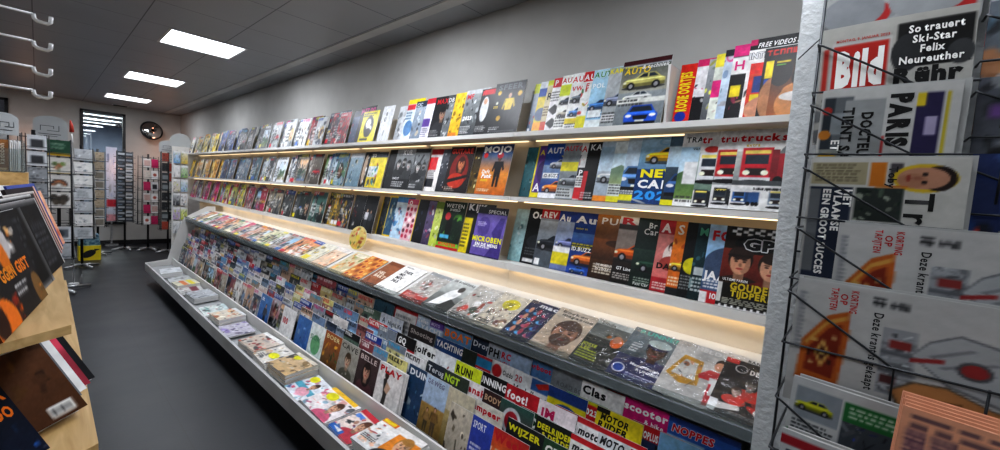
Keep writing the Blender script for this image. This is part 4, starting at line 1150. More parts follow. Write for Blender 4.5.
def generic(rng, pal, wide=True):
    """an anonymous cover: ground, picture, coarse masthead strokes and small print"""
    c = pal[rng.randrange(len(pal))]
    c2 = pal[rng.randrange(len(pal))]
    lum = float(hx(c).mean())
    tc = rng.choice(['f4f4f0', 'e02830', 'f0e028', 'f4f4f0', 'f4f4f0', '30a0d0']) if lum < .55 else rng.choice(['c81c28', '18191c', '1c3c90', '18191c', 'd02870', '18191c'])
    tn = {'f4f4f0': 'white', 'e02830': 'red', 'f0e028': 'yellow', '30a0d0': 'cyan', 'c81c28': 'red', '18191c': 'black', '1c3c90': 'navy', 'd02870': 'pink', '208048': 'green'}[tc]
    k = rng.random()
    a = 'B %s %s; ' % (c, c2 if rng.random() < .5 else c)
    skin = rng.choice(['d8a888', 'c89070', 'e0b898', '8a5c44'])
    hair = rng.choice(['241812', '4a3020', 'c8a868', '141212', '6a3a20'])
    if k < .34:
        a += 'F %.2f .5 %.2f %s %s %s %s; ' % (.4 + .25 * rng.random(), .3 + .12 * rng.random(), skin, hair, pal[rng.randrange(len(pal))], rng.choice(['l', 'x', 'b', 'l']))
        what = 'portrait'
    elif k < .5:
        a += 'N 0 .05 1 .8 10 %s; C .5 .4 .8 %s; ' % (' '.join(pal), rng.choice(['b02028', '2850a0', '202428', 'c8ccd0', 'd0a020']))
        what = 'car'
    elif k < .62:
        a += 'G 0 .1 1 .8 %s %s %s; ' % (rng.choice(['90c0e0', 'c8d8e4', 'e0b080']), rng.choice(['4a6a50', '506070', '6a5a48']), rng.choice(['8a9a58', '6878a0', 'a89870']))
        what = 'landscape'
    elif k < .76:
        a += 'N 0 .05 1 .8 8 %s; H .5 .05 .95 %s %s %s %s; ' % (' '.join(pal), skin, hair, pal[rng.randrange(len(pal))], '202428')
        what = 'figure'
    else:
        a += 'N 0 .02 1 .82 26 %s c8a088 404448 e8e4dc; ' % ' '.join(pal)
        what = 'small pictures'
    if rng.random() < .5:
        a += 'R 0 .84 1 1 %s; ' % (rng.choice(['c02028', '1c3c90', '18191c']) if tc == 'f4f4f0' else c)
    a += 'N 0 .02 1 .82 18 %s; ' % ' '.join([c, c2, 'e0dcd4', '383a40']) if rng.random() < .85 else ''
    a += 'Q .06 %.2f %.2f .965 %s %d; ' % (.875 + .025 * rng.random(), .5 + .42 * rng.random(), tc, rng.randint(4, 8))
    a += 'L .05 %.2f .45 %.2f %s 4; ' % (.1 + .3 * rng.random(), .3 + .4 * rng.random(), 'f0f0ec' if lum < .5 else '303234')
    if rng.random() < .4:
        a += 'R .05 .05 .4 .18 %s; ' % rng.choice(['e8d828', 'd02838', '2860b0', 'f0f0f0'])
    return a, cname(c), tn, what


def cname(c):
    import colorsys
    r, g, b = hx(c)
    h, s, v = colorsys.rgb_to_hsv(r, g, b)
    if v < .2:
        return 'black'
    if s < .13:
        return 'white' if v > .85 else 'pale grey' if v > .68 else 'grey' if v > .35 else 'charcoal'
    h *= 360
    if h < 16 or h > 345:
        n = 'red'
    elif h < 42:
        n = 'orange' if v > .75 and s > .6 else 'brown' if v < .7 else 'beige'
    elif h < 68:
        n = 'yellow' if s > .5 else 'cream'
    elif h < 165:
        n = 'green'
    elif h < 195:
        n = 'teal'
    elif h < 255:
        n = 'blue'
    elif h < 290:
        n = 'purple'
    else:
        n = 'pink'
    return ('dark ' if v < .42 else 'pale ' if v > .8 and s < .35 else '') + n


rng = random.Random(5)
for key, items in (('A', A), ('B', B), ('C', C)):
    y = shelf_row(key, items)
    X0, zf, v, _ = ROWS[key]
    y += 0.03
    while y < UF - 0.03:
        n = rng.randint(3, 6)
        for i in range(n):                       # a small fan, its right-hand copy in front
            y += (0.205 if i == 0 else rng.uniform(0.045, 0.085))
            if y > UF - 0.02:
                break
            px = proj((X0, y, zf(y)))[0]
            pal = next(p for a, b, p in PAL[key] if a <= min(px, 349) < b).split()
            art, cn, tn, what = generic(rng, pal)
            W, H = (.203 if i == 0 else rng.uniform(.21, .23)), rng.uniform(.285, .328)
            mag((X0 + i * .0058, y, zf(y - W) + .0034), U, v, W, H, .0045, art, [], '%s magazine with %s masthead and %s' % (cn, tn, what), key, hand=False)
        y += 0.003


# ---------------------------------------------------------------- slanted ledge: covers lying back, titles towards the wall
S_ = [
 (705, .215, .29, 'B 26201e 2c2422; R 0 .92 1 1 e8e4e0; R 0 .84 .2 .92 d83028; N .05 .12 .95 .62 6 d83a28 c83020; F .45 .56 .16 a09890 1c1a18 d83828; F .78 .36 .16 d8c8bc 605048 f0e8e4; F .68 .6 .12 e0b0a0 302420 d84030; F .3 .4 .13 c8a898 503830 e04030; E .85 .62 .05 .09 b8b0a8; P e0dcd8 .0 .16 .4 .2 .42 .14 .1 .06; R .0 .02 .12 .2 f0f0f0; L .3 .05 .9 .1 d0c8c0 2; E .26 .78 .09 .09 e0dcd8; E .26 .78 .075 .075 26201e',
  [tx('DE WERELD', .38, .735, .075, 'f0ece6', fit=.6, b=2), tx('BANKIER', .3, .93, .045, '302826', mw=.5)], 'dark magazine with red collage of faces and white headline', 'sleeve'),
 (652, .225, .29, 'B c4c2be ccc9c4; P c8982c .05 .35 .2 .75 .5 .72 .55 .3 .3 .25; P d0cfca .12 .38 .24 .68 .44 .66 .48 .36; N .15 .35 .5 .68 9 e0a070 c87848 60646a f0d8c0; E .76 .76 .1 .13 3a2a22; E .74 .72 .08 .1 d09878; P c82430 .5 .5 .62 .62 .95 .62 1 .1 .7 .06 .68 .45 .52 .44; R .72 .22 .98 .4 e8e8e6; P e8e8e6 .66 .5 .68 .4 .98 .4 .98 .52', [tx('HELDEN', .3, .9, .07, 'e4e2de', fit=.6), tx('A', .82, .31, .06, '202020'), tx('FI', .8, .22, .06, '202020')], 'light grey magazine with cyclist in red and white jersey', 'sleeve'),
 (605, .225, .295, 'B 242a5c 747c84; V 0 .42 1 1 5a6468 8a9498; R 0 0 1 .3 2c2f68; F .56 .62 .3 6a4634 14100e 2c3060 c; E .56 .78 .2 .1 c8d4d0; E .15 .16 .11 .11 f0f0f4; E .15 .16 .09 .09 2850a8; L .3 .06 .8 .14 d0d4e8 2; L .12 .5 .3 .7 e8e8e8 4', [tx('RUNNERS', .12, .9, .075, '70c8b8', fit=.84, b=2), tx('MensHealth', .28, .27, .05, 'f0f0f4', fit=.5), tx('RUNNERS', .42, .2, .045, 'f0f0f4', fit=.44)], 'dark blue sports magazine with capped runner portrait', 'sleeve'),
 (568, .215, .285, 'B 2a2c26 484c48; V 0 .6 1 1 8a8e8a 585c58; N .2 .3 .9 .8 10 30342c d87828 606a50 242822; E .62 .6 .12 .16 e07020; E .6 .66 .08 .1 c89070; R 0 .88 1 1 c8ccc8; L .05 .1 .5 .3 c8d838 4; E .8 .2 .14 .1 686c60', [tx('Linda', .1, .895, .07, '404440', mw=.6), tx('JOSSE', .04, .36, .06, 'd0d840', mw=.4), tx('LEE', .06, .28, .06, 'd0d840', mw=.4)], 'dark grey wrapped magazine with orange figure and lime lettering', 'sleeve'),
 (528, .225, .29, 'B c8b49c d8c8b4; R 0 .78 1 1 d8ccbc; F .5 .44 .52 c08a6c 5a4030 a89884 b; L .05 .06 .4 .12 f0e8e0 2', [tx('Boeken', .1, .89, .06, '201c18', fit=.6, b=1), tx('magazine', .14, .81, .065, '201c18', fit=.72, b=1)], 'beige book magazine with close portrait of bearded man', 'sleeve'),
 (499, .215, .285, 'B 14183a 1c2450; ' + ';'.join('E %.2f %.2f .08 .055 %s; E %.2f %.2f .05 .1 %s' % (.15 + (i % 4) * .23, .15 + (i // 4) * .18, ['4890d0', '58b0e0', 'd05878'][i % 3], .2 + (i % 4) * .22, .2 + (i // 4) * .18, ['e0a080', 'c03850', '3a2a60', 'e8c8b0'][i % 4]) for i in range(16)), [tx('mack', .3, .87, .1, 'f4f4f8', fit=.66, b=2)], 'dark blue magazine with crowd of small dancing figures', 'sleeve'),
 (471, .21, .285, 'B d8cdb8 e4dccc; E .5 .72 .24 .2 e0d41c; N .1 .1 .9 .6 18 6a3a30 404038 a07858 d8c8b0; L .05 .05 .5 .2 303030 3', [tx('SE', .42, .68, .08, '50481c')], 'beige magazine with large yellow disc', 'sleeve'),
 (446, .215, .285, 'B b8b4ac d8d4cc; N .05 .15 .95 .75 14 d83828 e05838 f0e8e4 c83028 3a4838; E .5 .5 .1 .1 f4f0ec; E .3 .3 .1 .1 e84830; L .1 .04 .8 .14 303030 2', [tx('eten', .3, .86, .08, 'f4f4f0', mw=.5)], 'pale magazine with vivid red flowers', 'sleeve'),
 (421, .215, .285, 'B 505452 b8bab6; V 0 .5 1 1 a0a4a0 d8dad6; P f0f0ee .15 .1 .35 .6 .55 .75 .75 .6 .6 .2; E .62 .72 .1 .12 484440; P 303230 .45 .1 .65 .4 .95 .3 .9 .0; L .1 .03 .5 .1 e0e0e0 2', [tx('DE BOERDERIJ', .08, .9, .06, '484a48', mw=.85)], 'black and white magazine with reclining pale figure', None),
 (399, .215, .285, 'B d8d4cc c8c4be; R 0 0 1 .25 c83828; N .1 .2 .9 .8 14 a07868 e0d8d0 c04838 706860; L .1 .06 .6 .2 f4ece8 3; R 0 .9 1 1 b0b4b8', [], 'silvery magazine with red foot band', 'sleeve'),
 (374, .22, .285, 'B f0eee8 f4f2ee; L .12 .9 .5 .95 606060 1; L .1 .06 .4 .12 505050 2', [tx('THER', .24, .72, .09, '181818', fit=.42, b=2), tx('MO', .24, .595, .09, '181818', fit=.22, b=2), tx('MIX', .24, .47, .09, '181818', fit=.32, b=2), tx('365', .24, .345, .09, '181818', fit=.32, b=2)], 'plain white cookbook with stacked black capitals', None),
 (360, .215, .28, 'B 8a5030 9a6040; N .0 .0 1 .35 8 6a3820 a87050; R 0 .86 1 1 7a4428', [tx('HEL', .14, .46, .1, 'ecdcc8', b=2, mw=.5), tx('BAKT', .14, .33, .1, 'ecdcc8', b=2, mw=.6)], 'brown cookbook with cream capitals', None),
 (341, .215, .28, 'B c87828 d89048; ' + ';'.join('E %.2f %.2f .12 .12 %s; E %.2f %.2f .07 .07 %s' % (.15 + (i % 4) * .24, .12 + (i // 4) * .2, ['e0a048', 'd08030', 'b86020'][i % 3], .15 + (i % 4) * .24, .12 + (i // 4) * .2, ['a83820', 'e8c070', '8a4018'][i % 3]) for i in range(20)), [], 'orange cookbook covered in round pastries', None),
 (327, .21, .28, 'B c8b890 d8cca8; N .1 .1 .9 .9 18 a0b060 d09048 c86838 e8e0c8; R .2 .8 .8 .94 e8e0c8', [], 'cream cookbook with mixed dishes', None),
 (310, .21, .28, 'B e0c0a0 e8d0b8; N .1 .1 .9 .7 10 d88858 e8a880 f0e0d0 c86848; R 0 .82 1 1 e8e0d8', [], 'peach coloured magazine on ledge', None),
 (297, .21, .28, 'B d8d0b8 e4e0d0; N .1 .2 .9 .9 10 e0c030 b0a890 807860; R .1 .1 .5 .3 e8d838', [], 'pale magazine with yellow patch on ledge', None),
]
LX0, LZ0 = 1.455, 0.8865
SLV = (math.cos(math.radians(24.5)), 0, math.sin(math.radians(24.5)))
SHT = math.radians(3.2)          # every cover lies shingled over its left-hand neighbour
SLU = (math.sin(SHT) * .415, -math.cos(SHT), -math.sin(SHT) * .91)
for i, (px, W, H, art, texts, desc, ex) in enumerate(S_):
    y = y_at(px, LX0, LZ0)
    mag((LX0 - .415 * .0135, y, LZ0 + .91 * .0135), SLU, SLV, W, H, 0.005, art, texts, desc, 'D', extra=ex)
y += .06
i = 0
while y < UL - .03:
    pal = [['d8d0c8', 'e8a878', 'f0e8e0', 'c86848'], ['c0c4c8', 'e0e0e0', 'd06878', 'a8a098'], ['e0d8b8', '88a068', 'f0f0e8', 'c89858']][i // 3 % 3]
    art, cn, tn, what = generic(rng, pal)
    y += rng.uniform(.10, .16)
    if y > UL - .02:
        break
    mag((LX0 - .415 * .0135, y, LZ0 + .91 * .0135), SLU, SLV, .21, .285, .005, art, [], '%s magazine with %s masthead and %s' % (cn, tn, what), 'D', hand=False)
    i += 1

# ---------------------------------------------------------------- stepped tiers (index 5 is the highest row, just below the ledge)
TL = (0.060, 0, 0.285)
# (px of upper left corner, px of upper right corner, art, texts, desc)
T_ = {
 5: [(670, 742, 'B 2858a8 2c60b4; R 0 .5 1 .78 9cc0d8; R 0 .0 1 .4 c8d8e4; R 0 .93 1 1 1c3c80; R .55 .76 1 .84 2a60b8', [tx('NOPPES', .06, .83, .085, 'd82030', fit=.6, b=2, ol='f4f4f4', sh=.1)], 'blue magazine with outlined red masthead'),
     (623, 669, 'B c81c70 d82480; R 0 0 1 .55 d8d8d8; C .4 .6 .7 38101f; R 0 .55 .3 .72 a81860', [tx('scooter', .06, .86, .09, 'ffffff', fit=.88, b=2), tx('& bike', .5, .75, .06, 'ffffff', mw=.45)], 'bright magenta magazine with white masthead'),
     (607, 624, 'B 202226 34383c; P d8d8d8 .1 .9 .4 .75 .7 .9 .7 .82 .4 .67 .1 .82; P d8d8d8 .1 .74 .4 .6 .7 .74 .7 .66 .4 .52 .1 .66; R 0 .94 1 1 c02830', [], 'dark magazine with pale chevrons'),
     (583, 607, 'B f0f0ee; R 0 .4 1 .74 c02c28; N 0 .1 1 .6 6 404448 d0d0d0 a83028', [tx('Clas', .04, .84, .11, '16171a', fit=.95, b=2)], 'white magazine with heavy black letters'),
     (553, 612, 'B 7e8488 8a9094; R .96 0 1 1 a8acb0', [tx('ROAD BOOK', .12, .74, .06, '6a7074', fit=.7), tx('V', .6, .56, .05, '5070a0')], 'plain grey road book album, larger than its neighbours'),
     (517, 553, 'B 3a68a0 5a88b8; R 0 .0 1 .6 88a8c8; N .3 .4 1 .75 5 a8c0d8 c8d4e0 4878a8', [tx('Motorboot', .04, .87, .075, 'c82430', fit=.92, b=2), tx('VAREN', .1, .68, .05, 'e8f0f4', mw=.5)], 'blue magazine with red masthead and water'),
     (502, 520, 'B 8098b8 a0b4cc; R 0 .5 1 .72 4870b0; N 0 .2 1 .7 6 d0d8e4 385890', [tx('RC', .04, .84, .1, 'c82838', b=2), tx('HELI', .04, .72, .07, 'c82838', mw=.9)], 'pale blue model magazine with red letters'),
     (489, 504, 'B 98a4b0 b0bac4; N 0 .2 1 .7 7 687480 d0d4d8', [tx('PHI', .04, .8, .13, '16181c', b=2, mw=1)], 'grey magazine with black capitals'),
     (472, 490, 'B 1c2838 24344a; N .2 .2 1 .7 6 3a5068 101820', [tx('Dron', .06, .84, .1, 'd8dce4', fit=.9)], 'navy magazine with thin white masthead'),
     (446, 473, 'B 4878a8 6898c0; N 0 .1 1 .7 7 3868a0 88b0d0 e8e8e8', [tx('BOAT', .02, .82, .13, 'f08020', fit=.94, b=2)], 'blue magazine with orange masthead'),
     (418, 446, 'B a8c4e0 c8dcf0; N 0 .1 1 .6 7 6090c0 e8f0f8; R .5 .86 1 1 6848a0', [tx('Zeilen', .04, .87, .08, 'f4f8fc', b=2, mw=.5), tx('YACHT', .2, .74, .1, 'f4f8fc', fit=.75, b=2), tx('MOTO', .54, .89, .06, 'd8d0f0', mw=.4)], 'light blue sailing magazine with white masthead'),
     (395, 418, 'B f0f0f0; R 0 0 1 .08 c02830; R 0 .92 1 1 c02830; R 0 0 .05 1 c02830; R .95 0 1 1 c02830; L .1 .3 .8 .85 909498 6', [], 'white magazine with red border'),
     (376, 395, 'B 284858 30586a; N 0 .2 1 .9 8 d04838 50788a e8e8e8 183040', [], 'dark teal magazine below ledge')],
 4: [(700, 735, 'B 4a3c34 5a4a40; E .5 .6 .2 .3 3a2e28; N 0 .2 1 .8 5 6a584c 40342c', [], 'dark brown magazine at pillar end of tier'),
     (660, 698, 'B 3878c0 88b8d8; R 0 .5 1 .7 d8e4ec; N .1 .2 .9 .6 6 e8d030 404448', [], 'sky blue magazine at the pillar end'),
     (632, 659, 'B 202a48 2c3c60; R 0 .82 1 1 c02028; R .5 .55 1 .8 181a20; N 0 .2 1 .6 6 303848 a02028', [tx('MOTOPLUS', .04, .84, .085, 'f4f4f4', fit=.92, b=2)], 'navy magazine with red banner'),
     (598, 633, 'B e8d018 ecd82c; V 0 .0 1 .55 30508a 6080b0; R 0 .93 .3 1 202020; E .3 .4 .25 .2 404448', [tx('MOTOR', .1, .85, .085, '16171a', fit=.8, b=2, sh=.15), tx('RIJDER', .06, .74, .085, '16171a', fit=.84, b=2, sh=.15)], 'yellow motorcycle magazine with slanted black title'),
     (578, 599, 'B e8d828 d0c820; P c82028 .05 .95 .05 .8 .5 .62 .95 .8 .95 .95; N 0 .1 1 .55 6 d06028 40a048 e8e030', [tx('2023', .14, .82, .08, 'f4f4f4', b=2, fit=.7), tx('KIG', .3, .56, .1, '1c2040', b=2)], 'yellow magazine with red shield and year'),
     (566, 579, 'B 30885a 48a068; N 0 .2 1 .9 9 e8d828 c84838 204838 e8e8e8', [], 'green patterned puzzle magazine'),
     (550, 567, 'B e8d828 e0d020; R 0 .84 1 1 284890; E .5 .6 .4 .3 284890; N 0 .0 1 .4 5 c83030 3858a8', [tx('KIC', .2, .55, .14, 'e8d828', b=2, fit=.7)], 'yellow and blue puzzle magazine'),
     (514, 552, 'B f0f0f0 e8ecee; R .5 .8 1 .98 3868a8; P c03028 .6 .9 .9 .98 .95 .9 .7 .84; N 0 .0 1 .5 8 b0b8c0 404448 c8ccd0', [tx('Modelleme', .05, .68, .1, '2a2c30', fit=.9), tx('20', .06, .83, .1, 'c05060', b=1)], 'white hobby magazine with thin dark letters'),
     (492, 515, 'B f0f0f0; E .2 .84 .16 .16 c02830; N 0 .4 .5 .68 4 303030 505458; N .5 .4 1 .68 4 404448 707478', [tx('Outdoor', .4, .82, .08, '282a2c', fit=.58)], 'white magazine with red disc and dark pictures'),
     (464, 493, 'B 1c2420 2c3630; R .5 .0 1 1 b8242c; R .5 .8 1 .95 2888b8; F .26 .6 .2 b88868 201410 242a28; N .0 .1 .5 .4 4 283028 485048', [tx('RC', .52, .6, .16, 'f4f4f4', b=2, fit=.44)], 'half green half red model magazine'),
     (437, 465, 'B 183868 2a508a; N 0 .1 1 .7 8 88a8c8 204070 e0e8f0', [tx('YACHTING', .03, .83, .11, 'f4f4f4', fit=.92, b=2)], 'navy sailing magazine with white capitals'),
     (409, 437, 'B 302a2c 403a3c; N 0 .1 1 .8 9 886858 201c1e c8b0a0', [tx('Shooting', .08, .84, .09, 'e0d8d4', fit=.85)], 'dark shooting magazine with pale title'),
     (382, 409, 'B f0f4f8 e0e8f4; R 0 .5 1 .74 2858a8; L .1 .3 .8 .48 606870 3', [tx('A', .1, .8, .12, '485868'), tx('HighLife', .36, .8, .09, '384858', fit=.6)], 'white magazine with blue band and thin letters')],
 3: [(600, 640, 'B f0f0f0 e0e4e6; R 0 .93 1 1 c02830; N 0 .1 1 .75 10 404448 a02830 8a9298 d0d4d8', [tx('MOTO', .05, .8, .1, '26282c', fit=.6, b=2, sh=.2), tx('73', .7, .8, .11, 'c02830', b=2)], 'white motorcycle magazine under yellow title'),
     (578, 601, 'B f0eeee; R 0 .92 1 1 c02830; N 0 .1 1 .72 10 30343a a02830 8a9298', [tx('moto', .05, .78, .1, '26282c', fit=.9, b=2, sh=.2)], 'white motorcycle magazine with red top strip'),
     (554, 579, 'B e8eaec d0d6da; R 0 .94 1 1 b02028; N 0 .1 1 .72 9 404850 8898a8 202428', [tx('moto R', .06, .8, .1, '26282c', fit=.86, b=2, sh=.2)], 'silver motorcycle magazine'),
     (540, 556, 'B f0e8ec e8dce0; R 0 .6 1 .76 d8d030; N 0 .1 1 .6 7 a04868 404448', [tx('iM', .1, .78, .13, 'b82058', b=2, fit=.8)], 'white magazine with dark pink letters'),
     (507, 541, 'B a81c28 b82430; F .25 .55 .18 d0a080 201410 2848a0; F .55 .52 .18 c89070 181210 b82430; F .82 .55 .16 a87858 141010 203878', [tx('foot!', .06, .8, .12, 'f4f0f0', fit=.6, b=2)], 'red football magazine with three players'),
     (474, 508, 'B 141416 1c1c20; N .2 .1 .9 .75 8 303238 50545c a08070', [tx('RUNNING', .05, .82, .11, 'f4f4f4', fit=.92, b=2)], 'black running magazine with white capitals'),
     (457, 475, 'B c8d820 d4e030; N 0 .1 1 .7 7 384030 e8e8d8 709030', [tx('RUN!', .05, .8, .13, '1c2018', fit=.9, b=2)], 'lime running magazine'),
     (436, 458, 'B f0f0f0 e0e4e8; N 0 .1 1 .8 10 c02830 405068 d0d8dc', [], 'white sports magazine with coloured blocks'),
     (413, 437, 'B f0f2f0; R 0 0 1 .7 384838; N 0 .1 1 .68 6 587048 283828', [tx('golfer', .05, .8, .12, '16181a', fit=.9, b=2)], 'white golf magazine'),
     (398, 414, 'B 18181a; R 0 .5 1 .76 c02830; F .5 .5 .3 b88868 181410 202226', [tx('GQ', .1, .82, .12, 'f0f0f0', b=2)], 'black style magazine with red block')],
 2: [(572, 610, 'B e8e8e4; R 0 .92 1 1 c02830; N 0 .1 1 .75 10 303840 a03030 a8b0b4', [tx('moto', .06, .8, .1, '26282c', b=2, sh=.2, mw=.8)], 'white motor magazine in lower tier'),
     (537, 573, 'B 1a1c1c 202422; L .05 .2 .9 .6 c8d030 4', [tx('DEELRIJDER', .05, .84, .08, 'e0d828', fit=.9, b=2), tx('& DERDE', .2, .74, .07, 'e0d828', fit=.7, b=2)], 'black magazine with yellow capitals'),
     (520, 538, 'B 183828 204830; E .3 .7 .12 .16 e8ece8; N 0 .1 1 .5 5 304838 102018', [tx('CF', .3, .78, .14, 'f0f4f0', b=2, fit=.6)], 'deep green magazine with white letters'),
     (502, 521, 'B 8a1c28 305850; E .4 .72 .28 .3 c8ccd0; E .4 .72 .2 .22 a02030', [tx('P', .4, .66, .12, 'f0f0f0', b=2)], 'maroon and teal magazine with round emblem'),
     (484, 503, 'B 2a1c1c 382424; F .5 .5 .3 a87858 181010 301c1c', [tx('BODY', .06, .84, .09, 'c8a888', fit=.85)], 'dark maroon magazine'),
     (461, 485, 'B e8e4e4; F .5 .42 .34 c89878 201814 50545a; N 0 0 1 .2 4 404448 c8ccd0', [tx('MensH', .04, .82, .11, 'c02434', fit=.92, b=2)], 'white fitness magazine with red title'),
     (445, 462, 'B 242c24 3a443a; R 0 .0 1 .6 607058', [tx('NGT', .06, .82, .12, 'b8d838', fit=.85, b=2)], 'olive magazine with green letters'),
     (428, 446, 'B 1c2028 303844; N 0 .1 1 .75 7 506078 a8b0b8', [tx('Terug', .06, .83, .1, 'd8dce0', fit=.88)], 'dark travel magazine')],
 1: [(545, 582, 'B 203828 2c4a34; N 0 .1 1 .8 8 e0d028 406848', [tx('CF', .06, .8, .12, 'e8e8e0', b=2)], 'green camping magazine low in the tiers'),
     (508, 545, 'B 181a1c 24282a; L .1 .3 .8 .7 d8d030 4', [tx('WIJZER', .06, .84, .09, 'e0d828', fit=.85, b=2)], 'black magazine with yellow small print'),
     (466, 508, 'B b8b4a8 d8d4c8; N 0 .1 1 .7 10 405038 c03028 806848 d8d0b8', [tx('Kampeer', .04, .84, .1, 'c02430', fit=.9, b=2, ol='f4f4f4')], 'camping magazine with red masthead'),
     (450, 467, 'B b0a890 d0c8b0; V 0 .0 1 .6 6a5a30 b0a070; H .4 .05 .7 d0a080 302018 c8b890 504838', [], 'sandy coloured magazine with walker'),
     (427, 451, 'B 8aa4c8 b8cce0; V 0 0 1 .5 6a5428 a88848; H .6 .02 .7 c09070 302018 7a5c30 504030; H .3 .02 .6 c09070 201814 8a6c40 403828', [tx('DE WEG', .1, .86, .08, '686088', mw=.8)], 'outdoor magazine with golden field and blue sky'),
     (409, 428, 'B 1c3c60 284868; N 0 .05 1 .7 9 102840 487898 a8b8c0', [tx('DUIN', .08, .83, .11, 'e8ecf0', fit=.85, b=2)], 'deep blue magazine with white capitals')],
 0: [(495, 530, 'B e8d028 c03030; N 0 .0 1 .7 12 d04838 f0e8d0 404448', [tx('Week', .06, .82, .13, 'c02430', fit=.85, b=2)], 'yellow weekly with red title at the tray back'),
     (474, 496, 'B 2c3c98 3a50b0; L .1 .3 .6 .6 e8e8f0 4; P d8e0f0 .3 .1 .6 .5 .7 .45 .4 .05', [tx('SPORT', .08, .82, .11, 'e8ecf4', fit=.8)], 'violet blue sports magazine at tray back'),
     (452, 475, 'B a0988a c8c0b0; N 0 .1 1 .9 9 605848 d8d0c0 403830', [], 'brown grey magazine at tray back'),
     (381, 409, 'B e4e2e0; V 0 0 .7 .8 d8d4d0 ecebe9; P 302c2c .3 .05 .36 .4 .28 .7 .4 .75 .5 .5 .46 .05; E .38 .8 .08 .1 3a2a24; P c8a890 .36 .5 .5 .45 .6 .6 .42 .68', [tx('PLAY', .06, .84, .11, 'c01c28', fit=.86, b=2)], 'white mens magazine with slender drawn figure'),
     (361, 382, 'B 302426 483638; F .5 .62 .3 c89880 201414 58383c l; N 0 0 1 .3 6 6a4a4c 281c1e', [tx('BELLE', .08, .84, .1, 'd8c8c4', fit=.8)], 'dark plum magazine with portrait'),
     (343, 362, 'B 8a8880 a8a69c; F .5 .6 .28 c8a890 403020 58564c; N 0 0 1 .35 6 68665c b8b6ac', [tx('CAVE', .06, .84, .11, '403c38', fit=.85)], 'grey brown magazine with pale title'),
     (327, 343, 'B 484028 a85828; N 0 .1 1 .75 12 c87828 385020 e0a030 583018', [tx('BOER', .1, .84, .1, 'e8d8a0', fit=.8)], 'orange green garden magazine'),
     (313, 328, 'B d8e4e0 e4eeec; E .5 .5 .3 .3 68a878; R 0 .84 1 1 e8f0f0', [tx('SLOW', .1, .6, .12, '387858', mw=.8)], 'pale mint magazine'),
     (300, 314, 'B 3060a0 4878b8; N 0 .1 1 .8 5 2850a0 88a8d0', [], 'plain blue magazine'),
     (285, 301, 'B f0f0f0; N 0 .0 1 .3 4 d8d838 c8c8c8', [tx('100', .1, .55, .16, 'c02838', b=2, mw=.8)], 'white magazine with big red number'),
     (263, 284, 'B 2858a0 5888c0; H .6 .05 .8 c89878 302018 303848 202428', [tx('dit', .1, .8, .12, 'f0f0f0')], 'blue magazine with standing figure')],
}
for k in range(6):
    items = T_[k]
    X0, Z0 = TX[k] - 0.060, TZ[k] - 0.285
    last, pya = 0, 0
    for i, (pa, pb, art, texts, desc) in enumerate(items):
        ya, yb = y_at(pa, TX[k], TZ[k]), y_at(pb, TX[k], TZ[k])
        W = min(.245, max(.19, ya - yb))
        if ya - yb < W * .86:
            f_ = (ya - yb) / W
            texts = [t[:5] + (dict(t[5], fit=t[5]['fit'] * f_),) if t[5].get('fit') else t for t in texts]
        off = .0047 * (i % 3)
        if k == 0 and ya - yb > .1:
            off, W = 0.0, min(W, ya - max(yb, pya) - .001)
        pya = ya
        if ya - W < UN + .002:
            W = ya - UN - .002
        big = desc.startswith('plain grey road')
        n_copies = 3 if desc.startswith('white mens') else (2 if desc.startswith('dark plum') else 1)
        mag((X0 + off, ya, Z0 + .0028), U, TL, W, .30 if big else .285, .004, art, texts, desc, 'T%d' % k)
        for c in range(1, n_copies):
            mag((X0 + off + .0049 * c, ya - .012 * c, Z0 + .0028), U, TL, W, .285, .004, art, texts, desc + ', %s copy' % ['second', 'third', 'rearmost'][c - 1], 'T%d' % k, hand=False)
        last = max(last, ya)
    y = last + .006
    palz = [['c8ccd0', '586890', '202428', 'd0c8c0', 'a85058'], ['e8e8e8', '8a98a8', '404448', 'c8a890', '6888a8'], ['d8d4d4', '7a8490', '8a4850', 'd8d088', '283850'], ['282a30', 'c0c4c8', '7890b0', 'e0d8d0', '607868'], ['b0a898', 'd8d8d8', '3a3a40', '988878', 'e8e4e0']]
    i = 0
    while y < UL - .06:
        W = rng.uniform(.19, .215)
        y += W * (rng.choice([.62, .8, 1.02]) if i else 1.0)
        if y > UL - .04:
            break
        art, cn, tn, what = generic(rng, palz[rng.randrange(5)])
        mag((X0 + .0047 * (i % 3), y, Z0 + .0028), U, TL, W, rng.uniform(.27, .292), .004, art, [], '%s magazine with %s masthead and %s' % (cn, tn, what), 'T%d' % k, hand=False)
        i += 1

# ---------------------------------------------------------------- stacks in the low tray (covers up, titles towards the tiers)
FLATV = (1, 0, 0.06)
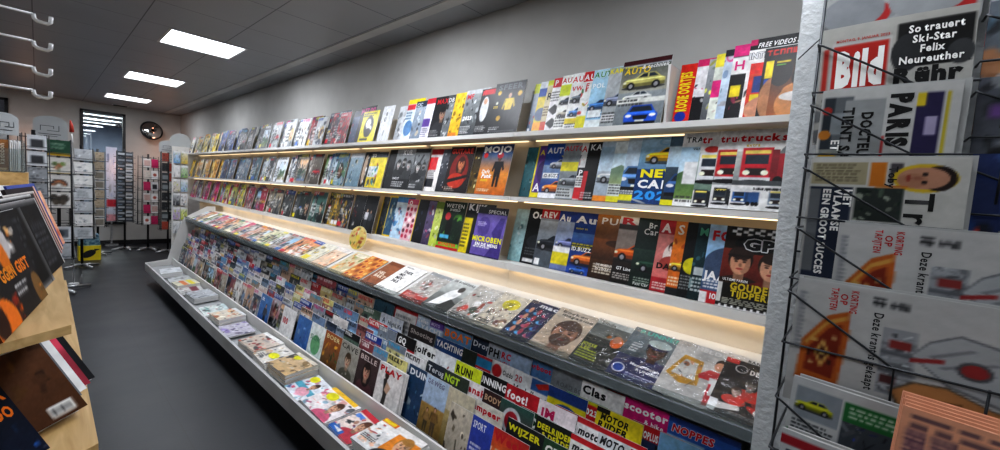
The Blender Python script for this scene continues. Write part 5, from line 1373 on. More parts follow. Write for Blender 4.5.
# (px of the front left corner, copies, shift of X, art, desc, turn in degrees)
K_ = [
 (395, 3, .0, 'B e0e0de e8e8e6; F .6 .42 .5 d8a080 201612 50565c t; R .55 .9 1 1 c02838; R 0 .9 .4 .97 f0e8e4; L .05 .1 .3 .5 303030 6', 'white weekly with smiling dark haired man in the tray', 3),
 (352, 9, .004, 'B d8d8d8 e8e4e0; R 0 .86 .35 1 e87820; R .02 .88 .3 .98 f0d020; N .0 .1 .5 .8 14 c04848 e0b090 303438 e8e8e8; R .5 .2 1 .8 e08828; F .76 .56 .24 d8a888 a87838 303438; L .05 .2 .4 .35 303030 3', 'gossip weekly with orange corner on curved grey pile', -3),
 (327, 4, .0, 'B e8d8d0; R 0 .84 1 1 c83040; N 0 .0 1 .8 22 e0a080 d8d0c8 c84858 3868b0 303438; F .6 .56 .26 d8a888 5a3420 c04050; R .0 .0 .5 .16 2c68b8; P e8e8e8 .1 .1 .4 .16 .4 .05', 'family weekly with red title strip and blue corner', 4),
 (300, 4, .0, 'B f0e8e8; R 0 .86 .9 1 f0c030; N 0 .0 1 .84 20 e8a8a0 f0f0f0 d87090 404448 90b8d0; E .3 .7 .16 .1 e8e020; F .7 .5 .2 e0b090 4a2c1c d06080', 'gossip weekly with small yellow disc', 2),
 (283, 3, .0, 'B e4e8f0; N 0 .0 1 .9 20 90c8d8 e8a0b0 f0f0f0 d84868 4868a0; E .22 .8 .18 .12 e8e41c; R 0 .3 1 .5 58a8c0; F .6 .62 .2 d8a888 3a2418 e8a8b8', 'weekly with large yellow disc and turquoise band', 5),
 (266, 12, .004, 'B c8a878 d8c0a0; N 0 .0 1 1 16 a88858 e8dcc8 786048 303030; E .3 .8 .14 .1 e0dc1c; R 0 .86 1 1 d8d0c0', 'tall pile of tan covered weeklies', -2),
 (252, 8, .0, 'B d8d4cc e4e0d8; N 0 .0 1 1 18 b89878 f0ece4 505458 d0c0a8; E .55 .45 .22 .12 e8e41c; L .1 .1 .5 .3 303030 3', 'pile of pale weeklies with yellow oval', 2),
 (237, 8, .0, 'B c8b8a8 d8ccc0; N 0 .0 1 1 18 c87858 303438 e8e0d8 a83838; R 0 .84 1 1 e8e8e4', 'pile of brown and red picture weeklies', -3),
 (217, 2, .0, 'B c8c4d0; N 0 0 1 1 14 8878b0 e0e0e8 605878', 'thin lilac weekly in the tray', 4),
 (208, 10, .004, 'B d8ccb8 e4dccc; N 0 .0 1 1 18 d89858 f0e8d8 c86838 404448; R 0 .86 1 1 e0e4e4', 'pile of weeklies with orange pictures', -2),
 (197, 3, .0, 'B d8e0dc; N 0 .0 1 1 16 e8f0f0 88b8b0 c04848 404448; R 0 .84 1 1 c8d8d8', 'pale green weekly lying in tray', 3),
 (184, 9, .0, 'B a8acb0 c0c4c8; N 0 .0 1 1 14 d0d4d8 70757a 303438 e8e8e8', 'pile of silver grey wrapped weeklies', -3),
 (176, 3, .0, 'B c8c8c4; R 0 .5 1 .8 782838; N 0 .0 1 .5 10 e0e0e0 404448 a03848', 'dark red and white weekly in the tray', 3),
 (171, 7, .0, 'B d8d4b8; R 0 .6 1 .8 e8d828; R 0 .3 1 .5 d87838; N 0 .0 1 .3 8 c8c8c8 404448', 'pile with yellow and orange top cover', -3),
 (166, 6, .0, 'B c0c4c4; N 0 .0 1 1 14 e0e4e4 888c90 404448', 'pile of grey newspapers', 2),
 (158, 10, .0, 'B d8dcde e4e8ea; N 0 .0 1 1 12 f0f4f4 b0b8bc 80888c', 'white wrapped pile at the far tray end', 5),
]
prev_y = None
for i, (px, n, dx, art, desc, rot) in enumerate(K_):
    y = y_at(px, 1.03, 0.24)
    a = math.radians(rot)
    u = (-math.sin(a) * 1, -math.cos(a), 0)
    v = (math.cos(a), -math.sin(a), 0.07)
    W, H, T = (.24, .214, .0052) if i > 7 else (.24, .216, .0055)
    if i == 1:
        T = .0085
    if prev_y is not None:
        W = max(.15, min(W + .09, y - prev_y - .014))
    prev_y = y
    z = 0.2225
    for c in range(n):
        jx, jy = rng.uniform(-.003, .003), rng.uniform(-.004, .004)
        if i == 1:
            jx -= .0026 * c
        top = c == n - 1
        d = desc if top else desc + ', layer %s beneath' % ['one', 'two', 'three', 'four', 'five', 'six', 'seven', 'eight', 'nine', 'ten', 'eleven', 'twelve'][n - 2 - c]
        mag((1.036 + dx + jx, y + jy, z + .0004 + T), u, v, W, H, T, art, [], d, 'K', hand=top)
        z += T + .0008

# ================================================================ link the magazines: the 300 that show largest as things, the small far rest as one mass
ROWTXT = {'A': 'on top shelf', 'B': 'on middle shelf', 'C': 'on lowest shelf', 'D': 'on slanted ledge', 'K': 'in low tray',
          'T5': 'first tier below ledge', 'T4': 'second tier below ledge', 'T3': 'third tier below ledge', 'T2': 'third tier above tray', 'T1': 'second tier above tray', 'T0': 'lowest tier behind tray'}
GRP = {'A': 'magazines on the top wall shelf', 'B': 'magazines on the middle wall shelf', 'C': 'magazines on the lowest wall shelf', 'D': 'magazines on the slanted ledge', 'K': 'magazines piled in the low tray'}
ORD = ['', 'first', 'second', 'third'] + ['%dth' % k for k in range(4, 21)] + ['21st', '22nd', '23rd'] + ['%dth' % k for k in range(24, 31)] + ['31st', '32nd', '33rd'] + ['%dth' % k for k in range(34, 41)] + ['41st', '42nd', '43rd'] + ['%dth' % k for k in range(44, 100)]
for r in ROWTXT:
    for k, p in enumerate(sorted([p for p in PENDING if p['row'] == r], key=lambda p: p['o'][1])):
        p['k'] = k + 1
vis = [p for p in PENDING if -30 < p['x'] < 1030 and p['y'] < 600]
vis.sort(key=lambda p: -p['size'])
KEEP, REST = vis[:300], vis[300:]
seen = {}
for i, p in enumerate(KEEP):
    ob = make_single(p, p['hand'] and i < 230)
    base = p['desc']
    lab = base + (', ' if p['row'][0] == 'T' else ' ') + ROWTXT[p['row']]
    if not p['hand'] and p['row'] != 'K' and 'copy' not in base:
        lab = base + ', %s from pillar, %s' % (ORD[p['k']], ROWTXT[p['row']])
    seen[lab] = seen.get(lab, 0) + 1
    tag(ob, lab, 'magazine', GRP.get(p['row'], 'magazines in the stepped tiers'))
Vs, Qs, Cs, n = [], [], [], 0
for p in REST:
    nx, ny = res_for(p['o'], p['W'], p['H'], 5, 26)
    img = paint(nx, ny, p['H'] / p['W'], p['art'], seed_of(p['desc'] + str(p['o'])))
    V, Q, T, C_ = sheet_geo(p['W'], p['H'], p['T'], nx, ny, img)
    m = np.array(frame(p['o'], p['u'], p['v']))
    V = V @ m[:3, :3].T + m[:3, 3]
    Vs.append(V)
    Qs.append(Q + n)
    Cs.append(C_)
    n += len(V)
me = raw_mesh('magazine_mass', np.concatenate(Vs), np.concatenate(Qs), np.zeros((0, 3), int), np.concatenate(Cs), [M['print']])
ob = bpy.data.objects.new('magazine_mass', me)
COL.objects.link(ob)
tag(ob, 'small distant magazines filling the far end of the shelves, tiers and tray', 'magazines', None, 'stuff')


def on_x(px, py, X):
    d = CM.T @ np.array([(px - 500) / FPX, (py - 225) / FPX, 1.0])
    t = X / d[0]
    return d[1] * t, EYE + d[2] * t


def on_y(px, py, Y):
    d = CM.T @ np.array([(px - 500) / FPX, (py - 225) / FPX, 1.0])
    t = Y / d[1]
    return d[0] * t, EYE + d[2] * t


# ================================================================ newspaper rack on the plaster wall
rack = empty('newspaper_rack', (1.37, -0.1, 1.5), 'dark wire newspaper rack hung on the rough white plaster wall', 'newspaper rack')


def radd(mb, name, m=None, smooth=True):
    return under(mb.build(name, m or M['wire'], None, smooth), rack)


RX = 1.366
for y in (.146, -.43):
    radd(MB().tube([(RX, y, .55), (RX, y, 2.30)], .0032, 6), 'post')
for z in (.6, 1.45, 2.28):
    radd(MB().tube([(RX, .146, z), (RX, -.43, z)], .003, 6), 'cross_wire')


def pocket(X, zt, y0, y1, drop=.125, stay=True):
    """front of one pocket: left upright, a stay slanting down to the middle, a level wire across the sheets and short prongs below it"""
    zb = zt - drop
    ym = y0 - .195
    m = MB().tube([(RX, y0, zt), (X, y0 - .002, zt), (X, y0 - .012, zt - .006), (X, ym, zb), (X, ym, zb - (.10 if stay else .002))], .0026, 6)
    radd(m, 'pocket_stay')
    m = MB().tube([(RX, y0, zb + .004), (X - .0052, y0 - .001, zb + .004), (X - .0052, y1 + .004, zb)], .0026, 6)
    radd(m, 'pocket_wire')
    if stay:
        radd(MB().tube([(X, ym - .13, zb + .004), (X - .001, ym - .127, zb - .1)], .0024, 6), 'prong')


def paper(X, y, ztop, W, H, art, texts, label, n=1, T=.006, tilt=0.0, group=None, curl=0.0, name='newspaper', labs=None):
    """n folded copies in one pocket, the printed one in front"""
    for c in range(n):
        o = (X + c * (T + .0012), y + (rng.uniform(-.003, .003) - .009 * c if c else 0), ztop - H + (.004 * c if c else 0))
        nx, ny = (90, 96) if c == 0 else (8, 8)
        a = art if c == 0 else 'B c4c6c4'
        img = paint(nx, ny, H / W, a, seed_of(label), .018) * .72
        u = Vector((0, -math.cos(tilt), math.sin(tilt)))
        v = Vector((.01, math.sin(tilt), math.cos(tilt)))
        V, Q, Tt, C_ = sheet_geo(W, H, T, nx, ny, img, texts if c == 0 else (), .003 if c == 0 else 0.0, edge=lin(hx('b9bab8')), back='c0c2c0', closed='shell', tilt=curl)
        ob = bpy.data.objects.new(name, raw_mesh(name, V, Q, Tt, C_, [M['news']]))
        COL.objects.link(ob)
        ob.matrix_world = frame(o, u, v)
        e = MB()
        k = 3
        for i in range(k):
            t0, t1 = T * i / k + .0006, T * (i + 1) / k - .0002
            e.box(.001, t0, .001, W - .002 - .002 * (i % 2), t1, H - .0012 - .002 * (i % 2))
        e.build('folded_sheets', M['sheets'], ob)
        tag(ob, label if c == 0 else labs[c - 1] if labs else label + ', copy %s it' % ['behind', 'two behind', 'three behind', 'four behind'][c - 1], 'newspaper', group)


M['sheets'] = mat('newsprint_edges', 'cfd0ce', 0.8, build=noisy(60, 'c2c3c1', 'd8d9d6'))
M['salmon'] = mat('salmon_newsprint_edges', 'e0a888', 0.8, build=noisy(60, 'd49a78', 'e8b494'))
GREY = 'B b4b6b6 c4c6c4; '
# cartoon page peeping in at the top
X = 1.354
y, z = on_x(829, 21, X)
paper(X, .141, z + .25, .27, .30, GREY + 'N 0 0 1 1 26 8a8e92 b8bab8 5a5e62 d0d2d0; E .36 .16 .1 .1 c02828; E .86 .12 .1 .1 c02828; E .2 .2 .22 .16 9a9ea2; E .68 .22 .24 .16 a8acae', [], 'grey newspaper page with cartoon drawing at the rack top', 1)
pocket(X - .006, z + .2, .147, -.143, .1, False)
# German tabloid
X = 1.324
y, z = on_x(826, 30, X)
H = .285
paper(X, y, z, .262, H, 'B bcbcb6 c6c5be; R .03 .45 .07 .82 c03024; R .09 .43 .5 .86 d0d0cc; R .10 .44 .48 .83 c8281c; R .53 .585 .98 .935 141414; E .6 .7 .1 .16 303234; E .92 .66 .08 .1 404244; N .0 .0 1 .4 12 303234 808488 c0c0bc; R .5 .4 1 .46 c4c4be; L .05 .2 .45 .4 303030 5',
      [tx('MONTAG, 9. JANUAR 2023', .11, .865, .022, 'b02820', fit=.37, b=1), tx('Bild', .125, .5, .27, 'f2f2ee', fit=.33, b=3),
       tx('So trauert', .6, .852, .056, 'f4f4f0', fit=.33, b=1.5, ol='0a0a0a', ow=.8), tx('Ski-Star', .63, .772, .056, 'f4f4f0', fit=.26, b=1.5, ol='0a0a0a', ow=.8), tx('Felix', .68, .692, .056, 'f4f4f0', fit=.15, b=1.5, ol='0a0a0a', ow=.8), tx('Neureuther', .555, .612, .056, 'f4f4f0', fit=.39, b=1.5, ol='0a0a0a', ow=.8), tx('Rühr', .53, .465, .11, '101010', fit=.42, b=3)],
      'tabloid with white letters in red masthead box', 1, .009, .02, labs=['grey folded tabloid edge right behind red masthead paper'])
pocket(X - .007, on_x(828, 44, X)[1], .1075 * X + .004, -.143)
# sideways paper with large black capitals
X = 1.290
y, z = on_x(822, 91, X)
paper(X, y, z, .235, .285, 'B c8c9c6 d2d3d0; R .03 .5 .26 .93 6a7074; R .03 .5 .12 .93 303840; R .1 .62 .24 .8 98a0a4; R .03 .3 .3 .5 8a8e88; E .06 .62 .05 .05 c88028; E .1 .42 .08 .06 c8a028; E .06 .82 .04 .04 b83028; R .71 .42 .88 .92 2c2450; R .71 .82 .77 .92 e0c828; R .78 .6 .86 .74 b8b0d0; R .5 .42 .52 .6 c02828; R .9 .42 .925 .92 c8b838; L .6 .3 .9 .42 505050 4; R .2 .44 .5 .9 a4a8a8',
      [tx('PARIS', .54, .93, .115, '101010', rot=-90, mw=.5, b=3), tx('DOCTEUR', .335, .8, .068, '101010', rot=-90, mw=.5, b=2), tx('TIENT SA', .19, .84, .068, '101010', rot=-90, mw=.52, b=2), tx('ET', .12, .58, .055, 'e8e8e4', rot=-90, b=1)],
      'sideways newspaper with large black capitals and purple box', 2, .006, -.01, labs=['white folded copy just behind the paper with black capitals', 'rearmost copy behind the paper with black capitals'])
pocket(X - .008, on_x(823, 105, X)[1], .1075 * X + .004, -.143)
# sideways paper with a portrait
X = 1.256
y, z = on_x(812, 158, X)
paper(X, y, z, .262, .285, 'B ccccc6 d4d4ce; R .02 .78 .4 .96 b0a888; R .02 .0 .32 .76 2a3448; L .05 .8 .38 .95 6a6450 6; R .02 .05 .1 .74 707478; R .42 .77 .52 .96 d07c20; R .54 .8 .62 .95 504c50; E .75 .84 .19 .115 e0c028; E .83 .84 .1 .1 2a1c18; E .74 .84 .15 .088 c89478; E .68 .82 .09 .06 b88468; E .75 .87 .018 .014 201818; E .75 .81 .018 .014 201818; E .655 .84 .014 .03 a04838; E .71 .84 .03 .015 a87058; R .34 .5 .64 .76 303834; N .34 .5 .64 .76 12 203028 506050 a0a898; R .46 .765 .66 .78 c87828',
      [tx('HET', .262, .745, .05, 'e8e8e4', rot=-90, b=2), tx('VLAAMSE', .195, .745, .05, 'e8e8e4', rot=-90, b=2), tx('EEN GROOT SUCCES', .115, .745, .05, 'e0e0dc', rot=-90, b=2, mw=.78), tx('Toby', .535, .93, .05, '181818', rot=-90, b=1), tx('Tr P', .66, .73, .15, '181818', rot=-90, b=1)],
      'sideways newspaper with round faced man on yellow and orange block', 2, .006, .0, labs=['pale folded copy behind the portrait newspaper'])
pocket(X - .008, on_x(815, 168, X)[1], .1075 * X + .004, -.143)
HAND = 'B cacbc9 d2d3d1; R .02 .45 .05 .9 b4b6b8; L .03 .45 .06 .9 94989c 14; '
HAND += 'P c86a28 .045 .2 .06 .52 .16 .74 .25 .8 .26 .62 .235 .2; P e0a850 .07 .5 .16 .7 .24 .76 .24 .725 .165 .67 .08 .48; P 8a3018 .08 .28 .09 .46 .17 .64 .225 .69 .23 .56 .21 .26; P e0b060 .12 .44 .155 .56 .19 .44 .155 .32; P 5a2c1c .135 .44 .155 .51 .175 .44 .155 .37; E .155 .44 .012 .012 e8c878; P f0d090 .1 .34 .11 .38 .12 .34; P f0d090 .19 .56 .2 .61 .21 .56; R .1 .52 .13 .55 e0b060; R .18 .36 .2 .4 401810; R .09 .4 .105 .44 401810; '
HAND += 'R .335 .87 .385 .94 303234; R .40 .87 .475 .93 505254; L .335 .86 .475 .94 d0d0d0 2; '
HAND += 'R .39 .26 .52 .74 a8acb0; N .39 .26 .52 .74 44 84888c c0c4c8 70747a b0b4b8; R .39 .55 .53 .58 70747a; R .39 .42 .53 .44 70747a; R .42 .6 .5 .66 983c38; R .4 .34 .46 .4 603838; '
HAND += 'P 787c80 .5 .58 .56 .7 .66 .78 .8 .74 1 .74 1 .3 .8 .36 .64 .42; P bcc0c2 .505 .58 .565 .69 .66 .765 .8 .725 1 .725 1 .32 .8 .38 .64 .44; P 909498 .56 .6 .7 .7 .72 .69 .58 .59; P 909498 .6 .54 .78 .64 .8 .63 .62 .53; P a83838 .5 .56 .62 .6 .62 .57 .5 .53; E .72 .56 .06 .045 5a5e62; E .72 .56 .045 .032 a83838; '
HAND += 'P 6a5a48 .44 .3 .52 .4 .64 .42 .8 .34 1 .34 1 .1 .74 .14 .6 .2 .5 .14; P cc9058 .45 .3 .53 .39 .64 .405 .8 .33 1 .33 1 .12 .74 .155 .6 .215 .51 .16; P 8a6038 .55 .3 .7 .33 .7 .31 .55 .28; E .84 .24 .03 .03 e0e0dc; E .84 .24 .014 .014 303030; P 8a6038 .62 .24 .78 .22 .78 .2 .62 .22'
NT = [tx('KORTING', .243, .965, .042, 'b83030', rot=-90, fit=.125, b=1), tx('OP', .2, .93, .042, 'b83030', rot=-90, b=1), tx('TAPIJTEN', .158, .965, .042, 'b83030', rot=-90, fit=.125, b=1), tx('Deze krant is gekaapt', .345, .835, .052, '202224', rot=-90, fit=.42, b=.8)]
X = 1.222
y, z = on_x(838, 222, X)
paper(X, y, z, .40, .285, HAND, NT, 'sideways newspaper with carpet advert, upper of two identical issues', 2, .006, -.01, labs=['folded issue hidden behind upper carpet advert newspaper'])
pocket(X - .009, on_x(805, 228, X)[1], .1075 * X + .004, -.143)
X = 1.186
y, z = on_x(797, 277, X)
paper(X, y, z, .40, .29, HAND, NT, 'sideways newspaper with carpet advert, lower and fully visible', 2, .006, -.012, labs=['second copy behind the lower carpet advert newspaper', 'third copy behind the lower carpet advert newspaper'])
pocket(X - .009, on_x(800, 292, X)[1], .1075 * X + .004, -.43, .125, True)
X = 1.150
y, z = on_x(787, 373, X)
paper(X, y, z, .225, .28, 'B ccd0d0 d8dcdc; R .05 .68 .4 .93 9aa4ac; C .2 .79 .3 c0c828; R .42 .57 .95 .92 2c7a40; L .46 .8 .92 .9 d8ecd8 3; R .42 .58 .9 .77 485058; N .42 .58 .9 .77 9 283038 707880 a0a8b0 3848a0; L .05 .57 .38 .66 202428 3; V .02 .37 1 .56 2c8040 2c8040; N .0 .0 1 .36 8 90989c d0d4d4 404448; R .95 .5 1 .9 b0a890',
      [tx("L'evenir", .1, .41, .1, 'e8f0e8', fit=.84, b=2)], 'local newspaper with green boxes and yellow green car', 2, .006, -.05, labs=['second copy behind local newspaper with green boxes', 'third copy behind local newspaper with green boxes'])
pocket(X - .009, on_x(787, 398, X)[1], .1075 * X + .004, -.143)
X = 1.112
y, z = on_x(778, 426, X)
paper(X, y, z, .225, .28, 'B d0d4d6 dce0e0; R 0 .88 1 .95 b02430; R .06 .5 .3 .84 1a2038; N .34 .2 1 .84 14 303848 a8b0b8 b02838', [tx('D', .09, .58, .2, 'f0f0f0', b=3)], 'newspaper with white initial on navy block at bottom left of rack', 2, .006, -.03, labs=['folded copy behind paper with white initial'])
pocket(X - .008, z - .05, .1075 * X + .004, -.143)
# salmon pink paper pile in front, lower right
X = 1.048
y, z = on_x(893, 404, X)
for c in range(5):
    o = (X + .0095 * c, y - .004 * (c % 2), z - .285 + .0035 * c)
    art = 'B d09070 dca080; R .12 .4 1 .82 2c2038; R .12 .4 .5 .5 a83838; L .04 .86 .9 .97 604850 2; R .03 .3 .1 .86 6a4a58; R .12 .3 .2 .86 7a5a60; L .03 .3 .2 .86 c09080 16; R .4 .5 .5 .62 d8c8b8; N .4 .48 .95 .8 12 3a2c50 a84848 6a5878 d8a890' if c == 0 else 'B dca080'
    img = paint(90 if c == 0 else 6, 70 if c == 0 else 6, .72, art, 5, .02)
    V, Q, Tt, C_ = sheet_geo(.38, .285, .0085, 90 if c == 0 else 6, 70 if c == 0 else 6, img, (), .004 if c == 0 else 0.0, edge=lin(hx('e0a888')), back='dca080', closed='shell')
    ob = bpy.data.objects.new('newspaper', raw_mesh('newspaper', V, Q, Tt, C_, [M['news']]))
    COL.objects.link(ob)
    ob.matrix_world = frame(o, (0, -math.cos(.05), -math.sin(.05)), (.05, -math.sin(.05), math.cos(.05)))
    e = MB()
    for i in range(3):
        e.box(.001, .0028 * i + .0006, .001, .377 - .003 * (i % 2), .0028 * (i + 1) - .0004, .2838 - .003 * (i % 2))
    e.build('folded_sheets', M['salmon'], ob)
    tag(ob, ['front copy of the salmon pink newspaper pile', 'second salmon pink newspaper from the front', 'third salmon pink newspaper from the front', 'fourth salmon pink newspaper from the front', 'rearmost salmon pink newspaper of the pile'][c], 'newspaper', 'salmon pink newspapers')
# glossy titles in the second column of the rack
GL = [(2.22, 'B 8a8e92; N 0 0 1 1 20 c8cacc 5a5e64 a0a4a8 303438; R .0 .0 .6 .1 b03028', 'grey glossy magazine high in right rack column'),
      (2.02, 'B 606870; N 0 0 1 1 22 2f3338 a8acb0 c88858 506878; P e8e8e8 .4 .5 .8 .6 .7 .3; R .1 .1 .5 .3 58a878; R .1 .3 .5 .45 c86838', 'magazine with green and orange blocks in right rack column'),
      (1.86, 'B 484c54; N 0 0 1 1 22 181a1e 909498 282c30 686c74; E .4 .4 .3 .2 16171a; R .1 .7 .8 .8 6a4888', 'dark magazine with black glove in right rack column'),
      (1.70, 'B 1c2c58; N 0 0 1 1 20 2858a8 181c28 c8b0a0 d04838 304878', 'blue magazine with small red spot in right rack column')]
for k, (zt, art, lb) in enumerate(GL):
    X = 1.350 - .014 * k
    img = paint(34, 46, 1.36, art, 40 + k, .03)
    V, Q, Tt, C_ = sheet_geo(.215, .29, .005, 34, 46, img, (), .003, closed='shell')
    ob = bpy.data.objects.new('magazine', raw_mesh('magazine', V, Q, Tt, C_, [M['print']]))
    COL.objects.link(ob)
    ob.matrix_world = frame((X, -.139 if k != 3 else -.143, zt - .29), (0, -1, 0), (.02, 0, 1))
    page_block(.215, .29, .005, ob)
    tag(ob, lb, 'magazine', 'glossy magazines in the newspaper rack')
    pocket(X - .006, zt - .03, -.1335, -.428, .1, False)

# a loose wire end of the rack crossing the plaster edge
a0, a1 = on_x(827, 37, RX), on_x(798, 60, RX)
radd(MB().tube([(RX, .146, a0[1]), (RX - .004, a1[0], a1[1])], .0016, 6), 'cross_wire')

# ================================================================ wooden book unit at the left edge of the aisle
bu = empty('book_display_unit', (-.3, 2.2, 0), 'pale birch book display unit with open shelves beside aisle', 'display unit')


def board(z, xe0, xe1, name='shelf'):
    n0, n1 = (xe0, 1.285), (xe0 - .62, .83)
    return under(MB().prism([n0, (xe1, 3.3), (-.62, 3.3), n1], z - .02, z, 'Z').build(name, M['wood']), bu)


board(1.2, .046, .062)
board(.91, .088, .10)
board(.6, .11, .12)
board(.3, .12, .13)
under(MB().prism([(.10, 1.36), (.115, 3.28), (-.6, 3.28), (-.44, .97)], .04, .10, 'Z').build('plinth', M['black']), bu)
under(MB().box(-.47, 1.2, .1, -.45, 3.258, 1.179).build('centre_panel', M['wood']), bu)
for y in (3.26,):
    under(MB().box(-.60, y, .1, .04, y + .02, 1.18).build('end_panel', M['wood']), bu)


def book(o, u, v, W, H, T, art, texts, label, group, pages='pages', edge=None, res=(40, 40), bow=0.0):
    img = paint(res[0], res[1], H / W, art, seed_of(label), .03)
    V, Q, Tt, C_ = sheet_geo(W, H, T, res[0], res[1], img, texts, bow, closed='shell')
    ob = bpy.data.objects.new('book', raw_mesh('book', V, Q, Tt, C_, [M['matte']]))
    COL.objects.link(ob)
    ob.matrix_world = frame(o, u, v)
    MB().box(.002, .002, .004, W - .005, T - .002, H - .004).build('page_block', M[pages], ob)
    tag(ob, label, 'book', group)
    return ob


dh = Vector((.155, .988, 0))
nn_ = Vector((.988, -.155, 0))
th = math.radians(17.5)
vb = Vector((-math.sin(th) * nn_.x, -math.sin(th) * nn_.y, math.cos(th)))
br = Vector((.015, 1.591, 1.2065))
FIRE = 'B 201c1c 1a1c20; N .3 .45 .95 .95 10 d8d4d0 e08028 b8b0a8 f0c080; E .62 .75 .12 .1 c8c4c4; E .55 .62 .08 .1 e07818; N .0 .0 .5 .3 20 e06818 c83010 f0a030 701808; E .18 .1 .2 .12 e87820; E .1 .16 .1 .1 301008; L .5 .2 .75 .34 d8d8d8 2; E .9 .12 .1 .12 7a5a30; N .8 .04 1 .2 6 c84820 e08838 403020; R 0 .93 1 1 141416'
book(br - dh * .40, dh, vb, .40, .222, .016, FIRE, [tx('RU', .42, .66, .11, 'e8a028', b=2), tx('GGEN', .36, .4, .12, 'e89028', b=2, fit=.26), tx('GIST', .66, .4, .12, 'e88020', b=2, fit=.26)], 'large black book with orange letters and flames on upper shelf', 'books on the upper wooden shelf', res=(56, 40))
arts = [('B 0e0f11 0b0c0e; R .0 .02 1 .05 c8c8c8; R .96 0 .98 1 d0d0d0; R .90 0 .93 1 303030; L .1 .3 .88 .9 3c3e42 6', 'black book with thin white border behind flame book', .25, .014),
        ('B 101113 0c0d0f; R .97 0 1 1 dcdcdc; R .0 .95 1 .98 d8d8d8; L .5 .1 .9 .7 4a4d52 8', 'black ruled book, third from the near end', .265, .016),
        ('B 16171a 101114; R .0 .96 1 1 e4e4e4; R .94 0 .96 1 a0a2a6', 'charcoal book with white top edge', .275, .02),
        ('B 2a2628 1e1c1e; R .94 0 1 1 d8a8a0; R .0 .96 1 1 e8e4e0', 'dark book with pink fore edge', .285, .012),
        ('B 3a3034 2c2428; R .93 0 1 1 e0b8a0', 'dark thin book with salmon edge on upper shelf', .29, .012),
        ('B 2c3c80 344890; R .0 .9 1 1 4858a0', 'blue book near the far end of upper shelf', .30, .01),
        ('B d89878 e0a888; N 0 0 1 1 14 d06838 e8c8a0 a84828', 'orange pink picture book last on upper shelf', .28, .012)]
BR = [(.033, 1.803, .225, .0135), (.031, 2.10, .235, .022), (.036, 2.22, .245, .011), (.042, 2.36, .25, .010), (.049, 2.47, .265, .009), (.056, 2.56, .275, .006), (.062, 2.66, .24, .006)]
nd = [q[0] * nn_.x + q[1] * nn_.y for q in BR]
for k, (art, lb, H_, T_x) in enumerate(arts):
    x_, y_, H, T = BR[k]
    dn = -.2319 - sum((.0165, .016, .026, .013, .012, .011, .008)[:k + 1]) - nd[k]
    b0 = Vector((x_, y_, 1.2)) + nn_ * dn
    b0.z = 1.2 + T * math.sin(th) + .0015
    book(b0 - dh * .40, dh, vb, .40, H, T, art, [], lb, 'books on the upper wooden shelf', res=(30, 24))
# lower shelf
d2 = Vector((.697, .717, 0)).normalized()
n2 = Vector((d2.y, -d2.x, 0))
t2 = math.radians(36)
v2 = Vector((-math.sin(t2) * n2.x, -math.sin(t2) * n2.y, math.cos(t2)))
b2 = Vector((.081, 1.471, .9115))
b2.z = .930
book(b2 - d2 * .30, d2, v2, .30, .20, .028, 'B 4a2c18 5a3820; N 0 0 1 1 18 3a2212 64401f 50301a 70481f; R .72 .06 .92 .2 e8e8e4; ' + ';'.join('R %.3f .08 %.3f .17 18181a' % (.745 + .012 * i, .745 + .012 * i + (.004 if i % 3 else .008)) for i in range(13)), [], 'brown leather look book with white barcode label', 'books on the lower wooden shelf', res=(60, 40))
off, sh = .031, .0
for k, (art, lb, H, T) in enumerate([('B e0dcd8; R .9 0 1 1 c8c4c0; R 0 .9 1 1 f0f0f0', 'white book right behind brown book', .215, .018), ('B d0d4d4; R .9 0 1 1 f0f0f0', 'pale grey book second behind brown book', .22, .014),
                                       ('B 303438; R .95 0 1 1 a0a4a8', 'dark grey thin book on lower shelf', .215, .012), ('B e4e6e6; R .9 0 1 1 f4f4f4', 'white thin book farther along lower shelf', .225, .014), ('B a03848; N 0 0 1 1 8 d04860 402028', 'red and black thin book on lower shelf', .22, .012), ('B 202226', 'black thin book last on lower shelf', .225, .012)]):
    b0 = b2 - n2 * off + d2 * sh
    b0.z = .9115 + T * math.sin(t2) + .001
    book(b0 - d2 * .28, d2, v2, .28, H, T, art, [], lb, 'books on the lower wooden shelf', res=(16, 16))
    off += T + .006
    sh += .035
f2 = Vector((.012, 1.285, .931))
book(f2 - d2 * .26, d2, v2, .26, .20, .03, 'B 101a30 0c1018; N .1 .1 1 .5 10 183868 2858a0 101830; N .2 .0 1 .14 8 d8d8d8 404850 101418; R 0 .9 1 1 0c1018', [tx('HA', .78, .7, .12, 'e87820', b=2), tx('WOO', .72, .5, .12, 'e87820', b=2, mw=.24), tx('NT', .5, .28, .12, 'd85818', b=2), tx('CO', .55, .1, .12, 'd85818', b=2)], 'dark blue book with orange capitals leaning in front', 'books on the lower wooden shelf', res=(48, 44))

# ---------------------------------------------------------------- hook arms hanging into the picture at upper left
hk = empty('hook_stand', (-.7, 2.2, 0), 'stand with four white rounded hook arms reaching in at upper left', 'hook stand')
under(MB().box(-.72, 2.17, 0.0, -.66, 2.23, 2.25).build('post', M['hook']), hk)
under(MB().box(-.9, 1.98, 0.0, -.48, 2.42, .03).build('base', M['hook']), hk)
for (px, py) in ((33, 14), (33, 41), (33, 67), (33, 90)):
    x, z = on_y(px, py, 2.2)
    m = MB().tube([(-.66, 2.2, z + .004), (x, 2.2, z)], .0042, 8)
    m.tube([(x, 2.2, z + .001), (x + .003, 2.2, z - .014), (x + .010, 2.2, z - .020), (x + .034, 2.2, z - .022), (x + .041, 2.2, z - .015), (x + .042, 2.2, z + .004)], .0062, 10)
    under(m.build('hook', M['hook'], None, True), hk)


